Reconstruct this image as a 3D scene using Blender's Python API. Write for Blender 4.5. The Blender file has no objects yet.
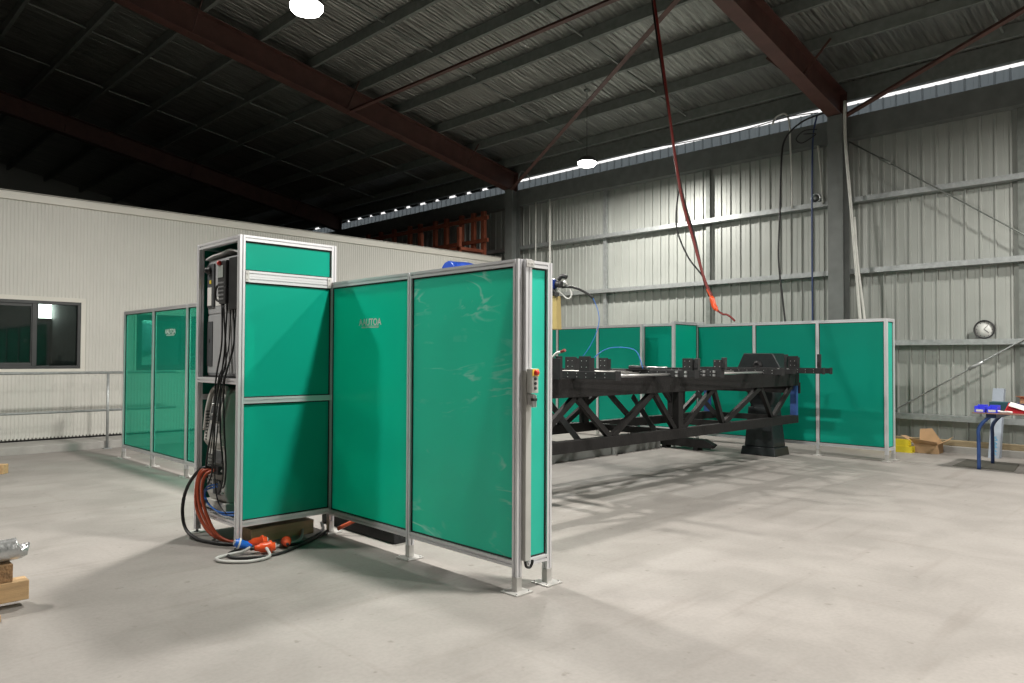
import bpy, bmesh, math, random
from mathutils import Vector, Matrix
random.seed(7)
C = bpy.context.scene.collection
PI = math.pi

# ---------------------------------------------------------------- materials
def newmat(name):
    m = bpy.data.materials.new(name); m.use_nodes = True
    nt = m.node_tree; nt.nodes.clear()
    out = nt.nodes.new('ShaderNodeOutputMaterial')
    return m, nt, out
def N(nt, t, **kw):
    n = nt.nodes.new(t)
    for k, v in kw.items():
        if k in n.inputs: n.inputs[k].default_value = v
        else: setattr(n, k, v)
    return n
def pm(name, col, rough=.5, metal=0., var=.12, scale=6., bump=0., bscale=60., coat=0., stretch=(1,1,1), spec=.5):
    m, nt, out = newmat(name); L = nt.links
    b = N(nt, 'ShaderNodeBsdfPrincipled', **{'Roughness': rough, 'Metallic': metal, 'Coat Weight': coat, 'Specular IOR Level': spec})
    tc = N(nt, 'ShaderNodeTexCoord'); mp = N(nt, 'ShaderNodeMapping'); mp.inputs['Scale'].default_value = stretch
    L.new(tc.outputs['Object'], mp.inputs['Vector'])
    no = N(nt, 'ShaderNodeTexNoise', Scale=scale, Detail=5.)
    L.new(mp.outputs[0], no.inputs['Vector'])
    cr = N(nt, 'ShaderNodeValToRGB')
    a = [max(0, c*(1-var)) for c in col]; z = [min(1, c*(1+var)) for c in col]
    cr.color_ramp.elements[0].position = .3; cr.color_ramp.elements[1].position = .7
    cr.color_ramp.elements[0].color = (*a, 1); cr.color_ramp.elements[1].color = (*z, 1)
    L.new(no.outputs['Fac'], cr.inputs['Fac']); L.new(cr.outputs[0], b.inputs['Base Color'])
    if bump:
        n2 = N(nt, 'ShaderNodeTexNoise', Scale=bscale, Detail=4.); L.new(mp.outputs[0], n2.inputs['Vector'])
        bp = N(nt, 'ShaderNodeBump', Strength=bump, Distance=.02); L.new(n2.outputs['Fac'], bp.inputs['Height'])
        L.new(bp.outputs[0], b.inputs['Normal'])
    L.new(b.outputs[0], out.inputs[0])
    return m
M = {}
M['alu'] = pm('anodised_aluminium', (.74,.74,.76), .38, .45, .04, 3)
M['alu_dark'] = pm('aluminium_slot', (.30,.30,.31), .5, .5, .04, 3)
M['plate'] = pm('zinc_plate', (.55,.54,.52), .45, .5, .1, 14)
M['gasket'] = pm('black_rubber', (.012,.013,.013), .6)
M['blackcable'] = pm('black_cable', (.012,.012,.013), .45)
M['black'] = pm('black_plastic', (.022,.022,.024), .45)
M['blacksteel'] = pm('black_painted_steel', (.012,.011,.011), .55, 0, .3, 9, .15, 40, 0, (1,1,1), .25)
M['blacksteel2'] = pm('black_plate_steel', (.017,.017,.018), .6, 0, .3, 12, 0, 60, 0, (1,1,1), .3)
M['pedestal'] = pm('charcoal_painted_casting', (.018,.022,.024), .42, .2, .2, 8, .1, 50)
M['silver'] = pm('bright_bolt_steel', (.7,.7,.7), .3, .8, .05)
M['steelplate'] = pm('ground_steel_plate', (.34,.33,.31), .42, .7, .2, 9)
M['greyrail'] = pm('grey_painted_steel', (.30,.31,.30), .5, .2, .15, 5)
M['whiteclad'] = pm('cream_wall_cladding', (.58,.57,.53), .5, 0, .03, 1.2)
M['creamtrim'] = pm('cream_folded_flashing', (.66,.64,.58), .45, 0, .03, 2)
M['backclad'] = pm('grey_steel_cladding', (.385,.40,.375), .42, .25, .06, 1.5)
M['column'] = pm('grey_painted_column', (.16,.17,.165), .55, .1, .15, 4)
M['galv'] = pm('galvanised_steel', (.40,.42,.42), .42, .6, .14, 16)
M['galvdark'] = pm('dull_galvanised_purlin', (.20,.215,.20), .5, .35, .15, 9)
M['redoxide'] = pm('red_oxide_primer', (.095,.042,.034), .55, .05, .22, 5)
M['rackorange'] = pm('rusty_orange_rack_steel', (.30,.085,.045), .6, .1, .25, 5)
M['charcoal'] = pm('charcoal_window_aluminium', (.055,.057,.058), .45, .3, .08)
M['navy'] = pm('blue_painted_steel', (.03,.075,.24), .4, .1, .15, 8)
M['darknavy'] = pm('dark_blue_painted_steel', (.02,.04,.12), .4, .1, .15, 8)
M['robotblue'] = pm('robot_blue_paint', (.012,.045,.27), .3, .05, .08, 5, 0, 60, .3)
M['bluehose'] = pm('blue_hose', (.03,.16,.55), .4)
M['orange'] = pm('orange_hose', (.42,.075,.03), .4)
M['orangeplug'] = pm('orange_red_plug', (.85,.10,.025), .3)
M['blueplug'] = pm('blue_plug', (.02,.17,.72), .35)
M['redhose'] = pm('red_hose', (.20,.022,.018), .45)
M['greycable'] = pm('light_grey_cable', (.50,.50,.48), .5)
M['whitepvc'] = pm('white_conduit', (.62,.62,.58), .4)
M['cabgrey'] = pm('controller_grey_paint', (.40,.41,.42), .45, .1, .05, 4)
M['cabdark'] = pm('controller_dark_panel', (.07,.075,.08), .5)
M['lightgrey'] = pm('light_grey_plastic', (.50,.50,.47), .5, 0, .06)
M['white'] = pm('white_plastic', (.75,.75,.72), .4, 0, .03)
M['film'] = pm('clear_plastic_wrap', (.62,.63,.63), .3, .1, .1, 20, .3, 30)
M['screen'] = pm('pendant_screen', (.30,.33,.31), .2)
M['red'] = pm('red_button', (.6,.03,.02), .3)
M['yellow'] = pm('yellow_paint', (.70,.56,.03), .45, 0, .1)
M['paleyellow'] = pm('pale_yellow_plastic', (.40,.31,.12), .5, 0, .06)
M['estopyellow'] = pm('estop_yellow', (.85,.62,.10), .4)
M['wood'] = pm('raw_pine', (.50,.33,.17), .65, 0, .18, 4, .2, 40, 0, (1,8,8))
M['wood2'] = pm('timber_batten', (.30,.235,.14), .7, 0, .25, 4, .2, 40, 0, (8,1,8))
M['blockwood'] = pm('pale_brown_timber', (.62,.46,.28), .65, 0, .15, 4, .2, 40, 0, (1,8,8))
M['tablewood'] = pm('brown_laminated_top', (.22,.12,.09), .5)
M['chip'] = pm('brown_chip_block', (.28,.165,.08), .8, 0, .35, 60, .4, 90)
M['foil_pack'] = pm('silver_wrap', (.55,.56,.56), .22, .7, .12, 12, .6, 14)
M['cardboard'] = pm('brown_cardboard', (.48,.31,.17), .75, 0, .1, 6)
M['mat'] = pm('grey_floor_mat', (.13,.125,.105), .8, 0, .12, 30)
M['binblue'] = pm('blue_parts_bin', (.06,.07,.70), .35)
M['teal'] = pm('dark_teal_case', (.01,.06,.08), .5)
M['navycase'] = pm('navy_case', (.03,.03,.14), .5)
M['redcloth'] = pm('red_cloth', (.55,.02,.03), .7)
M['paper'] = pm('white_paper', (.72,.71,.68), .7)
M['cartonblue'] = pm('pale_blue_carton', (.30,.34,.40), .5, 0, .08, 9)
M['printblue'] = pm('blue_print', (.10,.33,.55), .5)
M['clockface'] = pm('clock_face_white', (.72,.73,.70), .4)
M['cell'] = pm('office_plasterboard', (.35,.36,.35), .7)
M['pale_backing'] = pm('pale_light_patch_panel', (.72,.74,.72), .6)
M['kerb'] = pm('kerb_concrete', (.36,.35,.33), .75, 0, .1, 5, .15, 40)
M['housing'] = pm('lamp_housing', (.10,.10,.10), .5, .4)
M['yellowlabel'] = pm('warning_label', (.8,.6,.05), .5)

def emis(name, col, s):
    m, nt, out = newmat(name)
    e = N(nt, 'ShaderNodeEmission', Strength=s); e.inputs['Color'].default_value = (*col, 1)
    nt.links.new(e.outputs[0], out.inputs[0]); return m
M['glow'] = emis('lit_diffuser', (1,.98,.94), 14)

def green_sheet(name, trans, wrinkle=False, col=(.008,.50,.375), tlf=.5):
    m, nt, out = newmat(name); L = nt.links
    b = N(nt, 'ShaderNodeBsdfPrincipled', **{'Roughness': .30, 'Specular IOR Level': .35})
    tc = N(nt, 'ShaderNodeTexCoord')
    no = N(nt, 'ShaderNodeTexNoise', Scale=1.6, Detail=2.); L.new(tc.outputs['Object'], no.inputs['Vector'])
    cr = N(nt, 'ShaderNodeValToRGB')
    cr.color_ramp.elements[0].color = (col[0], col[1]*.93, col[2]*.93, 1); cr.color_ramp.elements[1].color = (col[0], col[1]*1.07, col[2]*1.07, 1)
    L.new(no.outputs['Fac'], cr.inputs['Fac'])
    base = cr.outputs[0]
    if wrinkle:   # loose protective film: milky, with crease highlights painted in as pale streaks
        mp = N(nt, 'ShaderNodeMapping'); mp.inputs['Rotation'].default_value = (.6,0,0); mp.inputs['Scale'].default_value = (1,.9,2.6)
        L.new(tc.outputs['Object'], mp.inputs['Vector'])
        ns = N(nt, 'ShaderNodeTexNoise', Scale=1.4, Detail=3., Distortion=1.4); L.new(mp.outputs[0], ns.inputs['Vector'])
        ms = N(nt, 'ShaderNodeMath', operation='SUBTRACT'); L.new(ns.outputs['Fac'], ms.inputs[0]); ms.inputs[1].default_value = .5
        ab = N(nt, 'ShaderNodeMath', operation='ABSOLUTE'); L.new(ms.outputs[0], ab.inputs[0])
        r2 = N(nt, 'ShaderNodeValToRGB'); r2.color_ramp.elements[0].position = 0; r2.color_ramp.elements[0].color = (1,1,1,1)
        r2.color_ramp.elements[1].position = .03; r2.color_ramp.elements[1].color = (0,0,0,1)
        L.new(ab.outputs[0], r2.inputs['Fac'])
        n3 = N(nt, 'ShaderNodeTexNoise', Scale=2.6, Detail=3.); L.new(tc.outputs['Object'], n3.inputs['Vector'])
        r3 = N(nt, 'ShaderNodeValToRGB'); r3.color_ramp.elements[0].position = .5; r3.color_ramp.elements[1].position = .68
        L.new(n3.outputs['Fac'], r3.inputs['Fac'])
        mu = N(nt, 'ShaderNodeMath', operation='MULTIPLY'); L.new(r2.outputs[0], mu.inputs[0]); L.new(r3.outputs[0], mu.inputs[1])
        m2 = N(nt, 'ShaderNodeMath', operation='MULTIPLY'); L.new(mu.outputs[0], m2.inputs[0]); m2.inputs[1].default_value = .6
        ad = N(nt, 'ShaderNodeMath', operation='ADD'); L.new(m2.outputs[0], ad.inputs[0]); ad.inputs[1].default_value = .06
        mx = N(nt, 'ShaderNodeMix', data_type='RGBA'); L.new(ad.outputs[0], mx.inputs[0]); L.new(base, mx.inputs[6])
        mx.inputs[7].default_value = (.75,.80,.78,1); base = mx.outputs[2]
        bp = N(nt, 'ShaderNodeBump', Strength=.35, Distance=.02); L.new(ns.outputs['Fac'], bp.inputs['Height']); L.new(bp.outputs[0], b.inputs['Normal'])
        b.inputs['Roughness'].default_value = .26; b.inputs['Specular IOR Level'].default_value = .5
    L.new(base, b.inputs['Base Color'])
    tl = N(nt, 'ShaderNodeBsdfTranslucent'); L.new(base, tl.inputs['Color'])
    m1 = N(nt, 'ShaderNodeMixShader', Fac=tlf); L.new(b.outputs[0], m1.inputs[1]); L.new(tl.outputs[0], m1.inputs[2])
    tr = N(nt, 'ShaderNodeBsdfTransparent'); tr.inputs['Color'].default_value = (.40,.80,.68,1)
    m3 = N(nt, 'ShaderNodeMixShader', Fac=trans); L.new(m1.outputs[0], m3.inputs[1]); L.new(tr.outputs[0], m3.inputs[2])
    L.new(m3.outputs[0], out.inputs[0]); return m
M['green'] = green_sheet('green_screen_sheet', .05, False, (.010,.50,.375))
M['greennear'] = green_sheet('green_sheet_brightened_near', .05, False, (.012,.66,.49))  # same sheet, green lightened to paint in stronger light on the near screens
M['greenfilm'] = green_sheet('green_screen_sheet_with_film', .04, True, (.02,.64,.48))
M['greendark'] = green_sheet('inner_green_sheet_shaded', .0, False, (.003,.16,.11), .03)  # shade inside the cabinet painted in as a darker, opaque green
M['greenlit'] = green_sheet('lit_green_sheet', .05, False, (.07,.70,.57))  # same sheet in a lighter green, standing in for light on the returns
M['greenclear'] = green_sheet('green_translucent_sheet', .68)

def glassmat():
    m, nt, out = newmat('window_glass'); L = nt.links
    g = N(nt, 'ShaderNodeBsdfGlossy', Roughness=.02); t = N(nt, 'ShaderNodeBsdfTransparent'); t.inputs['Color'].default_value = (.55,.62,.60,1)
    f = N(nt, 'ShaderNodeFresnel', IOR=1.7); mx = N(nt, 'ShaderNodeMixShader')
    L.new(f.outputs[0], mx.inputs[0]); L.new(t.outputs[0], mx.inputs[1]); L.new(g.outputs[0], mx.inputs[2]); L.new(mx.outputs[0], out.inputs[0]); return m
M['glass'] = glassmat()
def eaveglow_mat():
    m, nt, out = newmat('translucent_sheeting'); L = nt.links
    d = N(nt, 'ShaderNodeBsdfPrincipled', Roughness=.4); d.inputs['Base Color'].default_value = (.25,.28,.29,1)
    t = N(nt, 'ShaderNodeBsdfTranslucent'); t.inputs['Color'].default_value = (.20,.23,.25,1)
    mx = N(nt, 'ShaderNodeMixShader', Fac=.45); L.new(d.outputs[0], mx.inputs[1]); L.new(t.outputs[0], mx.inputs[2]); L.new(mx.outputs[0], out.inputs[0]); return m
M['eaveglow'] = eaveglow_mat()

def floormat():
    m, nt, out = newmat('workshop_concrete'); L = nt.links
    b = N(nt, 'ShaderNodeBsdfPrincipled', Roughness=.62, **{'Specular IOR Level': .35}); tc = N(nt, 'ShaderNodeTexCoord')
    def noise(sc, det, st=(1,1,1), rot=0., dist=0.):
        mp = N(nt, 'ShaderNodeMapping'); mp.inputs['Scale'].default_value = st; mp.inputs['Rotation'].default_value = (0,0,rot)
        L.new(tc.outputs['Object'], mp.inputs['Vector'])
        n = N(nt, 'ShaderNodeTexNoise', Scale=sc, Detail=det, Distortion=dist); L.new(mp.outputs[0], n.inputs['Vector']); return n.outputs['Fac']
    def ramp(src, p0, c0, p1, c1):
        r = N(nt, 'ShaderNodeValToRGB'); e = r.color_ramp.elements
        e[0].position = p0; e[0].color = (*c0,1); e[1].position = p1; e[1].color = (*c1,1); L.new(src, r.inputs['Fac']); return r.outputs[0]
    def mul(a, bb, f=1.):
        x = N(nt, 'ShaderNodeMix', data_type='RGBA', blend_type='MULTIPLY'); x.inputs[0].default_value = f
        L.new(a, x.inputs[6]); L.new(bb, x.inputs[7]); return x.outputs[2]
    c = ramp(noise(.45, 6, dist=.6), .3, (.275,.255,.238), .7, (.335,.312,.292))
    c = mul(c, ramp(noise(1.7, 7, (1,1,1), .2, .8), .36, (.86,.86,.855), .60, (1,1,1)))
    c = mul(c, ramp(noise(2.2, 4, (.25,3,1), .35), .30, (.90,.89,.88), .42, (1,1,1)))
    c = mul(c, ramp(noise(3.0, 4, (3.,.2,1), -.25), .27, (.93,.92,.91), .38, (1,1,1)))
    c = mul(c, ramp(noise(40, 4), .35, (.93,.93,.93), .6, (1,1,1)))
    c = mul(c, ramp(noise(11, 3), .24, (.72,.70,.68), .33, (1,1,1)))
    L.new(c, b.inputs['Base Color'])
    bp = N(nt, 'ShaderNodeBump', Strength=.12, Distance=.01); L.new(noise(30, 5), bp.inputs['Height']); L.new(bp.outputs[0], b.inputs['Normal'])
    rr = N(nt, 'ShaderNodeMapRange'); rr.inputs[3].default_value = .5; rr.inputs[4].default_value = .75; L.new(noise(1.5, 4), rr.inputs[0]); L.new(rr.outputs[0], b.inputs['Roughness'])
    L.new(b.outputs[0], out.inputs[0]); return m
M['floor'] = floormat()

def roofmat():   # foil-faced insulation over mesh: dull silver with fold streaks running down the slope
    m, nt, out = newmat('foil_insulation'); L = nt.links
    b = N(nt, 'ShaderNodeBsdfPrincipled', Roughness=.36, Metallic=.88); tc = N(nt, 'ShaderNodeTexCoord')
    mp = N(nt, 'ShaderNodeMapping'); mp.inputs['Scale'].default_value = (.5,6,1); L.new(tc.outputs['Object'], mp.inputs['Vector'])
    n = N(nt, 'ShaderNodeTexNoise', Scale=2.4, Detail=6., Distortion=.4); L.new(mp.outputs[0], n.inputs['Vector'])
    r = N(nt, 'ShaderNodeValToRGB'); r.color_ramp.elements[0].position = .3; r.color_ramp.elements[0].color = (.24,.24,.225,1)
    r.color_ramp.elements[1].position = .7; r.color_ramp.elements[1].color = (.46,.46,.43,1); L.new(n.outputs['Fac'], r.inputs['Fac'])
    w = N(nt, 'ShaderNodeTexWave', Scale=3.2, Distortion=1.2); w.bands_direction = 'Y'; L.new(tc.outputs['Object'], w.inputs['Vector'])
    a = N(nt, 'ShaderNodeMath', operation='ADD'); L.new(n.outputs['Fac'], a.inputs[0])
    wm = N(nt, 'ShaderNodeMath', operation='MULTIPLY'); wm.inputs[1].default_value = .12; L.new(w.outputs['Fac'], wm.inputs[0]); L.new(wm.outputs[0], a.inputs[1])
    bp = N(nt, 'ShaderNodeBump', Strength=1., Distance=.06); L.new(a.outputs[0], bp.inputs['Height'])
    L.new(bp.outputs[0], b.inputs['Normal']); L.new(r.outputs[0], b.inputs['Base Color']); L.new(b.outputs[0], out.inputs[0]); return m
M['roof'] = roofmat()

# ---------------------------------------------------------------- mesh builder
class MB:
    def __init__(s, *a): s.bm = bmesh.new()
    def hull8(s, pts):
        v = [s.bm.verts.new(p) for p in pts]
        for f in ((0,3,2,1),(4,5,6,7),(0,1,5,4),(1,2,6,5),(2,3,7,6),(3,0,4,7)): s.bm.faces.new([v[i] for i in f])
        return s
    def box(s, x0,x1,y0,y1,z0,z1):
        return s.hull8([(x0,y0,z0),(x1,y0,z0),(x1,y1,z0),(x0,y1,z0),(x0,y0,z1),(x1,y0,z1),(x1,y1,z1),(x0,y1,z1)])
    def frustum(s, b, t, z0, z1):
        return s.hull8([(b[0],b[2],z0),(b[1],b[2],z0),(b[1],b[3],z0),(b[0],b[3],z0),(t[0],t[2],z1),(t[1],t[2],z1),(t[1],t[3],z1),(t[0],t[3],z1)])
    def extr(s, p0, p1, outline, up=(0,0,1)):   # outline: (a,b) in side/up axes, swept p0->p1
        p0 = Vector(p0); p1 = Vector(p1); d = (p1-p0).normalized(); u = Vector(up)
        if abs(d.dot(u)) > .98: u = Vector((0,1,0))
        sd = d.cross(u).normalized(); u = sd.cross(d).normalized()
        r = [[s.bm.verts.new(p + sd*a + u*b) for a, b in outline] for p in (p0, p1)]
        n = len(outline)
        for i in range(n): s.bm.faces.new([r[0][i], r[0][(i+1)%n], r[1][(i+1)%n], r[1][i]])
        s.bm.faces.new(r[0][::-1]); s.bm.faces.new(r[1]); return s
    def bar(s, p0, p1, w, h, up=(0,0,1)):
        return s.extr(p0, p1, [(-w/2,-h/2),(w/2,-h/2),(w/2,h/2),(-w/2,h/2)], up)
    def prof(s, p0, p1, w=.045, h=.045, g=.009, up=(0,0,1)):   # slotted extrusion
        o = []
        def side(ax, ay, bx, by, nx, ny, L):
            k = max(1, round(L/.045)); o.append((ax, ay))
            for i in range(k):
                c = (i+.5)/k; hw = .005/L
                for t, dd in ((c-hw,0),(c-hw,g),(c+hw,g),(c+hw,0)):
                    o.append((ax+(bx-ax)*t+nx*dd, ay+(by-ay)*t+ny*dd))
        a, b = w/2, h/2
        side(-a,-b,a,-b,0,1,w); side(a,-b,a,b,-1,0,h); side(a,b,-a,b,0,-1,w); side(-a,b,-a,-b,1,0,h)
        return s.extr(p0, p1, o, up)
    def tube(s, pts, r, n=8, smooth=True, cap=True):
        P = [Vector(p) for p in pts]
        if smooth and len(P) > 2:
            Q = []
            for i in range(len(P)-1):
                a = P[max(i-1,0)]; b = P[i]; c = P[i+1]; d = P[min(i+2,len(P)-1)]
                for k in range(6):
                    t = k/6
                    Q.append(.5*((2*b)+(c-a)*t+(2*a-5*b+4*c-d)*t*t+(3*b-a-3*c+d)*t**3))
            Q.append(P[-1]); P = Q
        rings = []; prev = None
        for i, p in enumerate(P):
            d = (P[min(i+1,len(P)-1)]-P[max(i-1,0)]).normalized()
            if prev is None:
                u = Vector((0,0,1)) if abs(d.z) < .9 else Vector((1,0,0)); u = (u-d*u.dot(d)).normalized()
            else:
                u = prev-d*prev.dot(d); u = u.normalized() if u.length > 1e-6 else prev
            prev = u; w = d.cross(u)
            rr = r[i] if isinstance(r, list) else r
            rings.append([s.bm.verts.new(p+(u*math.cos(2*PI*k/n)+w*math.sin(2*PI*k/n))*rr) for k in range(n)])
        for a, b in zip(rings, rings[1:]):
            for k in range(n):
                f = s.bm.faces.new([a[k],a[(k+1)%n],b[(k+1)%n],b[k]]); f.smooth = True
        if cap: s.bm.faces.new(rings[0][::-1]); s.bm.faces.new(rings[-1])
        return s
    def cyl(s, p0, p1, r, n=20, r1=None):
        return s.tube([p0, p1], [r, r if r1 is None else r1], n, False)
    def lathe(s, prof, c=(0,0,0), n=24, axis='z'):   # prof: (radius, height)
        rings = []
        for r, h in prof:
            ring = []
            for k in range(n):
                a = 2*PI*k/n; x, y = max(r,1e-4)*math.cos(a), max(r,1e-4)*math.sin(a)
                p = (x,y,h) if axis == 'z' else (h,x,y) if axis == 'x' else (x,h,y)
                ring.append(s.bm.verts.new((p[0]+c[0],p[1]+c[1],p[2]+c[2])))
            rings.append(ring)
        for a, b in zip(rings, rings[1:]):
            for k in range(n):
                f = s.bm.faces.new([a[k],a[(k+1)%n],b[(k+1)%n],b[k]]); f.smooth = True
        s.bm.faces.new(rings[0][::-1]); s.bm.faces.new(rings[-1]); return s
    def poly(s, pts, th, axis):   # flat outline extruded by th along axis vector
        a = [s.bm.verts.new(p) for p in pts]; ax = Vector(axis)*th
        b = [s.bm.verts.new(Vector(p)+ax) for p in pts]; n = len(pts)
        for i in range(n): s.bm.faces.new([a[i],a[(i+1)%n],b[(i+1)%n],b[i]])
        s.bm.faces.new(a[::-1]); s.bm.faces.new(b); return s
    def build(s, name, mat, parent=None, bevel=0., seg=2):
        bmesh.ops.recalc_face_normals(s.bm, faces=s.bm.faces)
        me = bpy.data.meshes.new(name); s.bm.to_mesh(me); s.bm.free()
        me.materials.append(mat if not isinstance(mat, str) else M[mat])
        o = bpy.data.objects.new(name, me); C.objects.link(o)
        if parent is not None:
            o.parent = parent; par = parent; off = Vector((0,0,0))
            while par is not None: off += par.location; par = par.parent
            me.transform(Matrix.Translation(-off))
        if bevel:
            md = o.modifiers.new('b', 'BEVEL'); md.width = bevel; md.segments = seg; md.limit_method = 'ANGLE'
        return o
def tag(o, label, cat=None, group=None):
    o['label'] = label
    if cat: o['category'] = cat
    if group: o['group'] = group
    return o
def thing(name, loc, label, cat, group=None):
    o = bpy.data.objects.new(name, None); o.location = loc; o.empty_display_size = .1; C.objects.link(o)
    return tag(o, label, cat, group)
def struct(mb, name, mat, label=None, bevel=0.):
    o = mb.build(name, mat, None, bevel); o['kind'] = 'structure'
    if label: o['label'] = label
    return o
def dup(root, loc):
    r = root.copy(); C.objects.link(r); r.location = loc
    for ch in list(root.children):
        c = ch.copy(); C.objects.link(c); c.parent = r
        for g in ch.children:
            d = g.copy(); C.objects.link(d); d.parent = c
    return r

# ---------------------------------------------------------------- room shell
XB = 14.0; YO = 14.0
def hr(x): return 6.40 + .185*(13.6-x)      # top of rafter line
struct(MB().box(-14,14.4,-11,30.5,-.2,0), 'floor', 'floor', 'pale stained concrete workshop floor')
# kerbs
struct(MB().box(13.47,14.3,-11,30.5,-.1,.11), 'trim_1', 'kerb', 'low concrete kerb along the foot of the grey back wall', .01)
struct(MB().box(-12,13.46,13.26,20,-.1,.12), 'trim_2', 'kerb', 'low concrete kerb and path in front of the cream office wall', .01)

def ribbed(pos, holes=(), fixed=0., axis='x', prof=None, pitch=.1, a0=0., a1=1., z0=0., z1=1.):
    """ribbed sheet; prof = list of (offset along pitch, depth)"""
    mb = MB(); us = []
    k = 0
    while a0+k*pitch < a1:
        for o, d in prof:
            u = a0+k*pitch+o
            if u <= a1: us.append((u, d))
        k += 1
    def P(u, d, z): return (u, fixed+d, z) if axis == 'x' else (fixed+d, u, z)
    for (u, d), (v, e) in zip(us, us[1:]):
        c = (u+v)/2; zs = [(z0, z1)]
        for (h0, h1, hz0, hz1) in holes:
            if h0 < c < h1: zs = [(z0, hz0), (hz1, z1)]
        for a, b in zs:
            mb.bm.faces.new([mb.bm.verts.new(q) for q in (P(u,d,a),P(v,e,a),P(v,e,b),P(u,d,b))])
    bmesh.ops.remove_doubles(mb.bm, verts=mb.bm.verts, dist=1e-5)
    return mb
# office cladding (minor ribs), with openings for the two windows
W1 = (.35, 3.62, 1.29, 2.40); W2 = (4.50, 7.5, 1.25, 2.25)
oprof = [(0,0),(.010,-.005),(.022,-.005),(.032,0)]
struct(ribbed(0, (W1, W2), YO, 'x', oprof, .0525, -12., 13.44, .15, 4.02), 'wall_left', 'whiteclad', 'cream ribbed steel office wall')
struct(MB().box(-12,13.44,13.955,14.0,4.00,4.14).box(-12,13.44,13.955,20,4.12,4.145), 'trim_3', 'creamtrim', 'cream folded capping along the top of the office wall', .004)
struct(MB().box(-12,13.44,14.0,14.02,.121,.17), 'baseboard_left', 'blacksteel', 'dark gap strip at the foot of the office wall')
# office interior
mb = MB().box(-12,13.4,17.5,17.6,.13,3.9).box(-12,13.4,14.1,17.6,3.0,3.1).box(4.0,4.1,14.1,17.5,.13,3.0).box(-12,-11.9,14.1,17.5,.13,3.).box(13.3,13.4,14.1,17.5,.13,3.)
struct(mb, 'wall_office_inside', 'cell')
# back wall sheeting
bprof = [(0,0),(.012,-.028),(.032,-.028),(.044,0),(.105,0),(.109,-.004),(.115,-.004),(.119,0)]
struct(ribbed(0, (), XB, 'y', bprof, .2145, -11., 30.4, .11, 5.88), 'wall_back', 'backclad', 'grey green ribbed steel back wall')
struct(ribbed(0, (), XB, 'y', bprof, .2145, -11., 30.4, 5.88, 6.20), 'trim_4', 'eaveglow', 'ribbed wall strip made translucent to glow under the bright eave slit')  # wall sheeting given translucency so the strip glows below the slit
# other sides of the shed
struct(MB().box(-14.2,-14,-11,30.5,0,6.4), 'wall_front', 'backclad')
struct(MB().box(-14.2,14.3,-11.2,-11,0,9.4), 'wall_right', 'backclad')
struct(MB().box(-14.2,14.3,30.4,30.6,0,9.4), 'wall_far', 'backclad')
# roof skin
mb = MB(); nx = 60
def zr(x): return hr(abs(x)) + .205
for i in range(nx):
    xa = -14.3+28.6*i/nx; xb = -14.3+28.6*(i+1)/nx
    mb.hull8([(xa,-11.2,zr(xa)),(xb,-11.2,zr(xb)),(xb,30.6,zr(xb)),(xa,30.6,zr(xa)),(xa,-11.2,zr(xa)+.06),(xb,-11.2,zr(xb)+.06),(xb,30.6,zr(xb)+.06),(xa,30.6,zr(xa)+.06)])
bmesh.ops.remove_doubles(mb.bm, verts=mb.bm.verts, dist=1e-5)
struct(mb, 'ceiling', 'roof', 'silver foil insulation under the sloping shed roof')

# ---------------------------------------------------------------- windows
def window(n, w, mull, lab):
    x0, x1, z0, z1 = w
    root = bpy.data.objects.new('window_%d' % n, None); root.location = (x0, YO, z0); C.objects.link(root); root['kind'] = 'structure'; root['label'] = lab
    mb = MB(); f = .05; y0, y1 = 13.965, 14.06
    mb.box(x0,x1,y0,y1,z0,z0+f).box(x0,x1,y0,y1,z1-f,z1).box(x0,x0+f,y0,y1,z0+f,z1-f).box(x1-f,x1,y0,y1,z0+f,z1-f)
    for m in mull: mb.box(m-.035,m+.035,y0,y1,z0+f,z1-f)
    mb.build('window_frame', 'charcoal', root, .004)
    e = [x0+f]+[m for m in mull]+[x1-f]
    mb = MB()
    for k, (a, b) in enumerate(zip(e, e[1:])):
        if k % 2 == 1 or n == 2:
            s = .05; a2 = a+.03*(k>0); b2 = b
            mb.box(a2,b2,13.985,14.04,z0+f,z0+f+s).box(a2,b2,13.985,14.04,z1-f-s,z1-f).box(a2,a2+s,13.985,14.04,z0+f+s,z1-f-s).box(b2-s,b2,13.985,14.04,z0+f+s,z1-f-s)
    mb.build('sash', 'charcoal', root, .003)
    for a, b in zip(e, e[1:]): MB().box(a,b,14.01,14.016,z0+f,z1-f).build('pane', 'glass', root)
    t = .07 if n == 1 else .03; mb = MB()
    mb.box(x0-t,x1+t,13.96,13.995,z1,z1+t).box(x0-t,x1+t,13.96,13.995,z0-t,z0).box(x0-t,x0,13.96,13.995,z0,z1).box(x1,x1+t,13.96,13.995,z0,z1)
    mb.build('window_trim', 'creamtrim', root, .003)
window(1, W1, [1.4,2.95], 'dark sliding office window with charcoal frame')
window(2, W2, [5.3,6.4], 'office window seen through the green translucent screens')
# stand-ins added inside the office for the light seen there
o = MB().box(4.15,5.3,15.3,15.36,.14,2.95).build('pale_backing', 'pale_backing'); tag(o, 'pale panel added inside the office for the light patch behind the green screens', 'board')  # added pale surface that makes the light patch behind the second window
o = MB().box(4.62,4.86,15.26,15.3,1.6,2.15).box(4.98,5.22,15.26,15.3,1.6,2.15).build('pane_shapes', 'cartonblue'); tag(o, 'pair of grey window shapes on the added pale office panel', 'board')

r = thing('window_glint_panel', (3.87,17.48,2.42), 'small glowing panel added for the bright reflection in the right pane of the office window', 'glow panel')  # glowing panel added to imitate a lamp reflection in the glass
MB().box(3.74,4.0-.002,17.46,17.5,2.26,2.58).build('frame', 'white', r)
MB().box(3.755,3.985,17.455,17.46,2.275,2.565).build('diffuser', 'glow', r)
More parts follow.
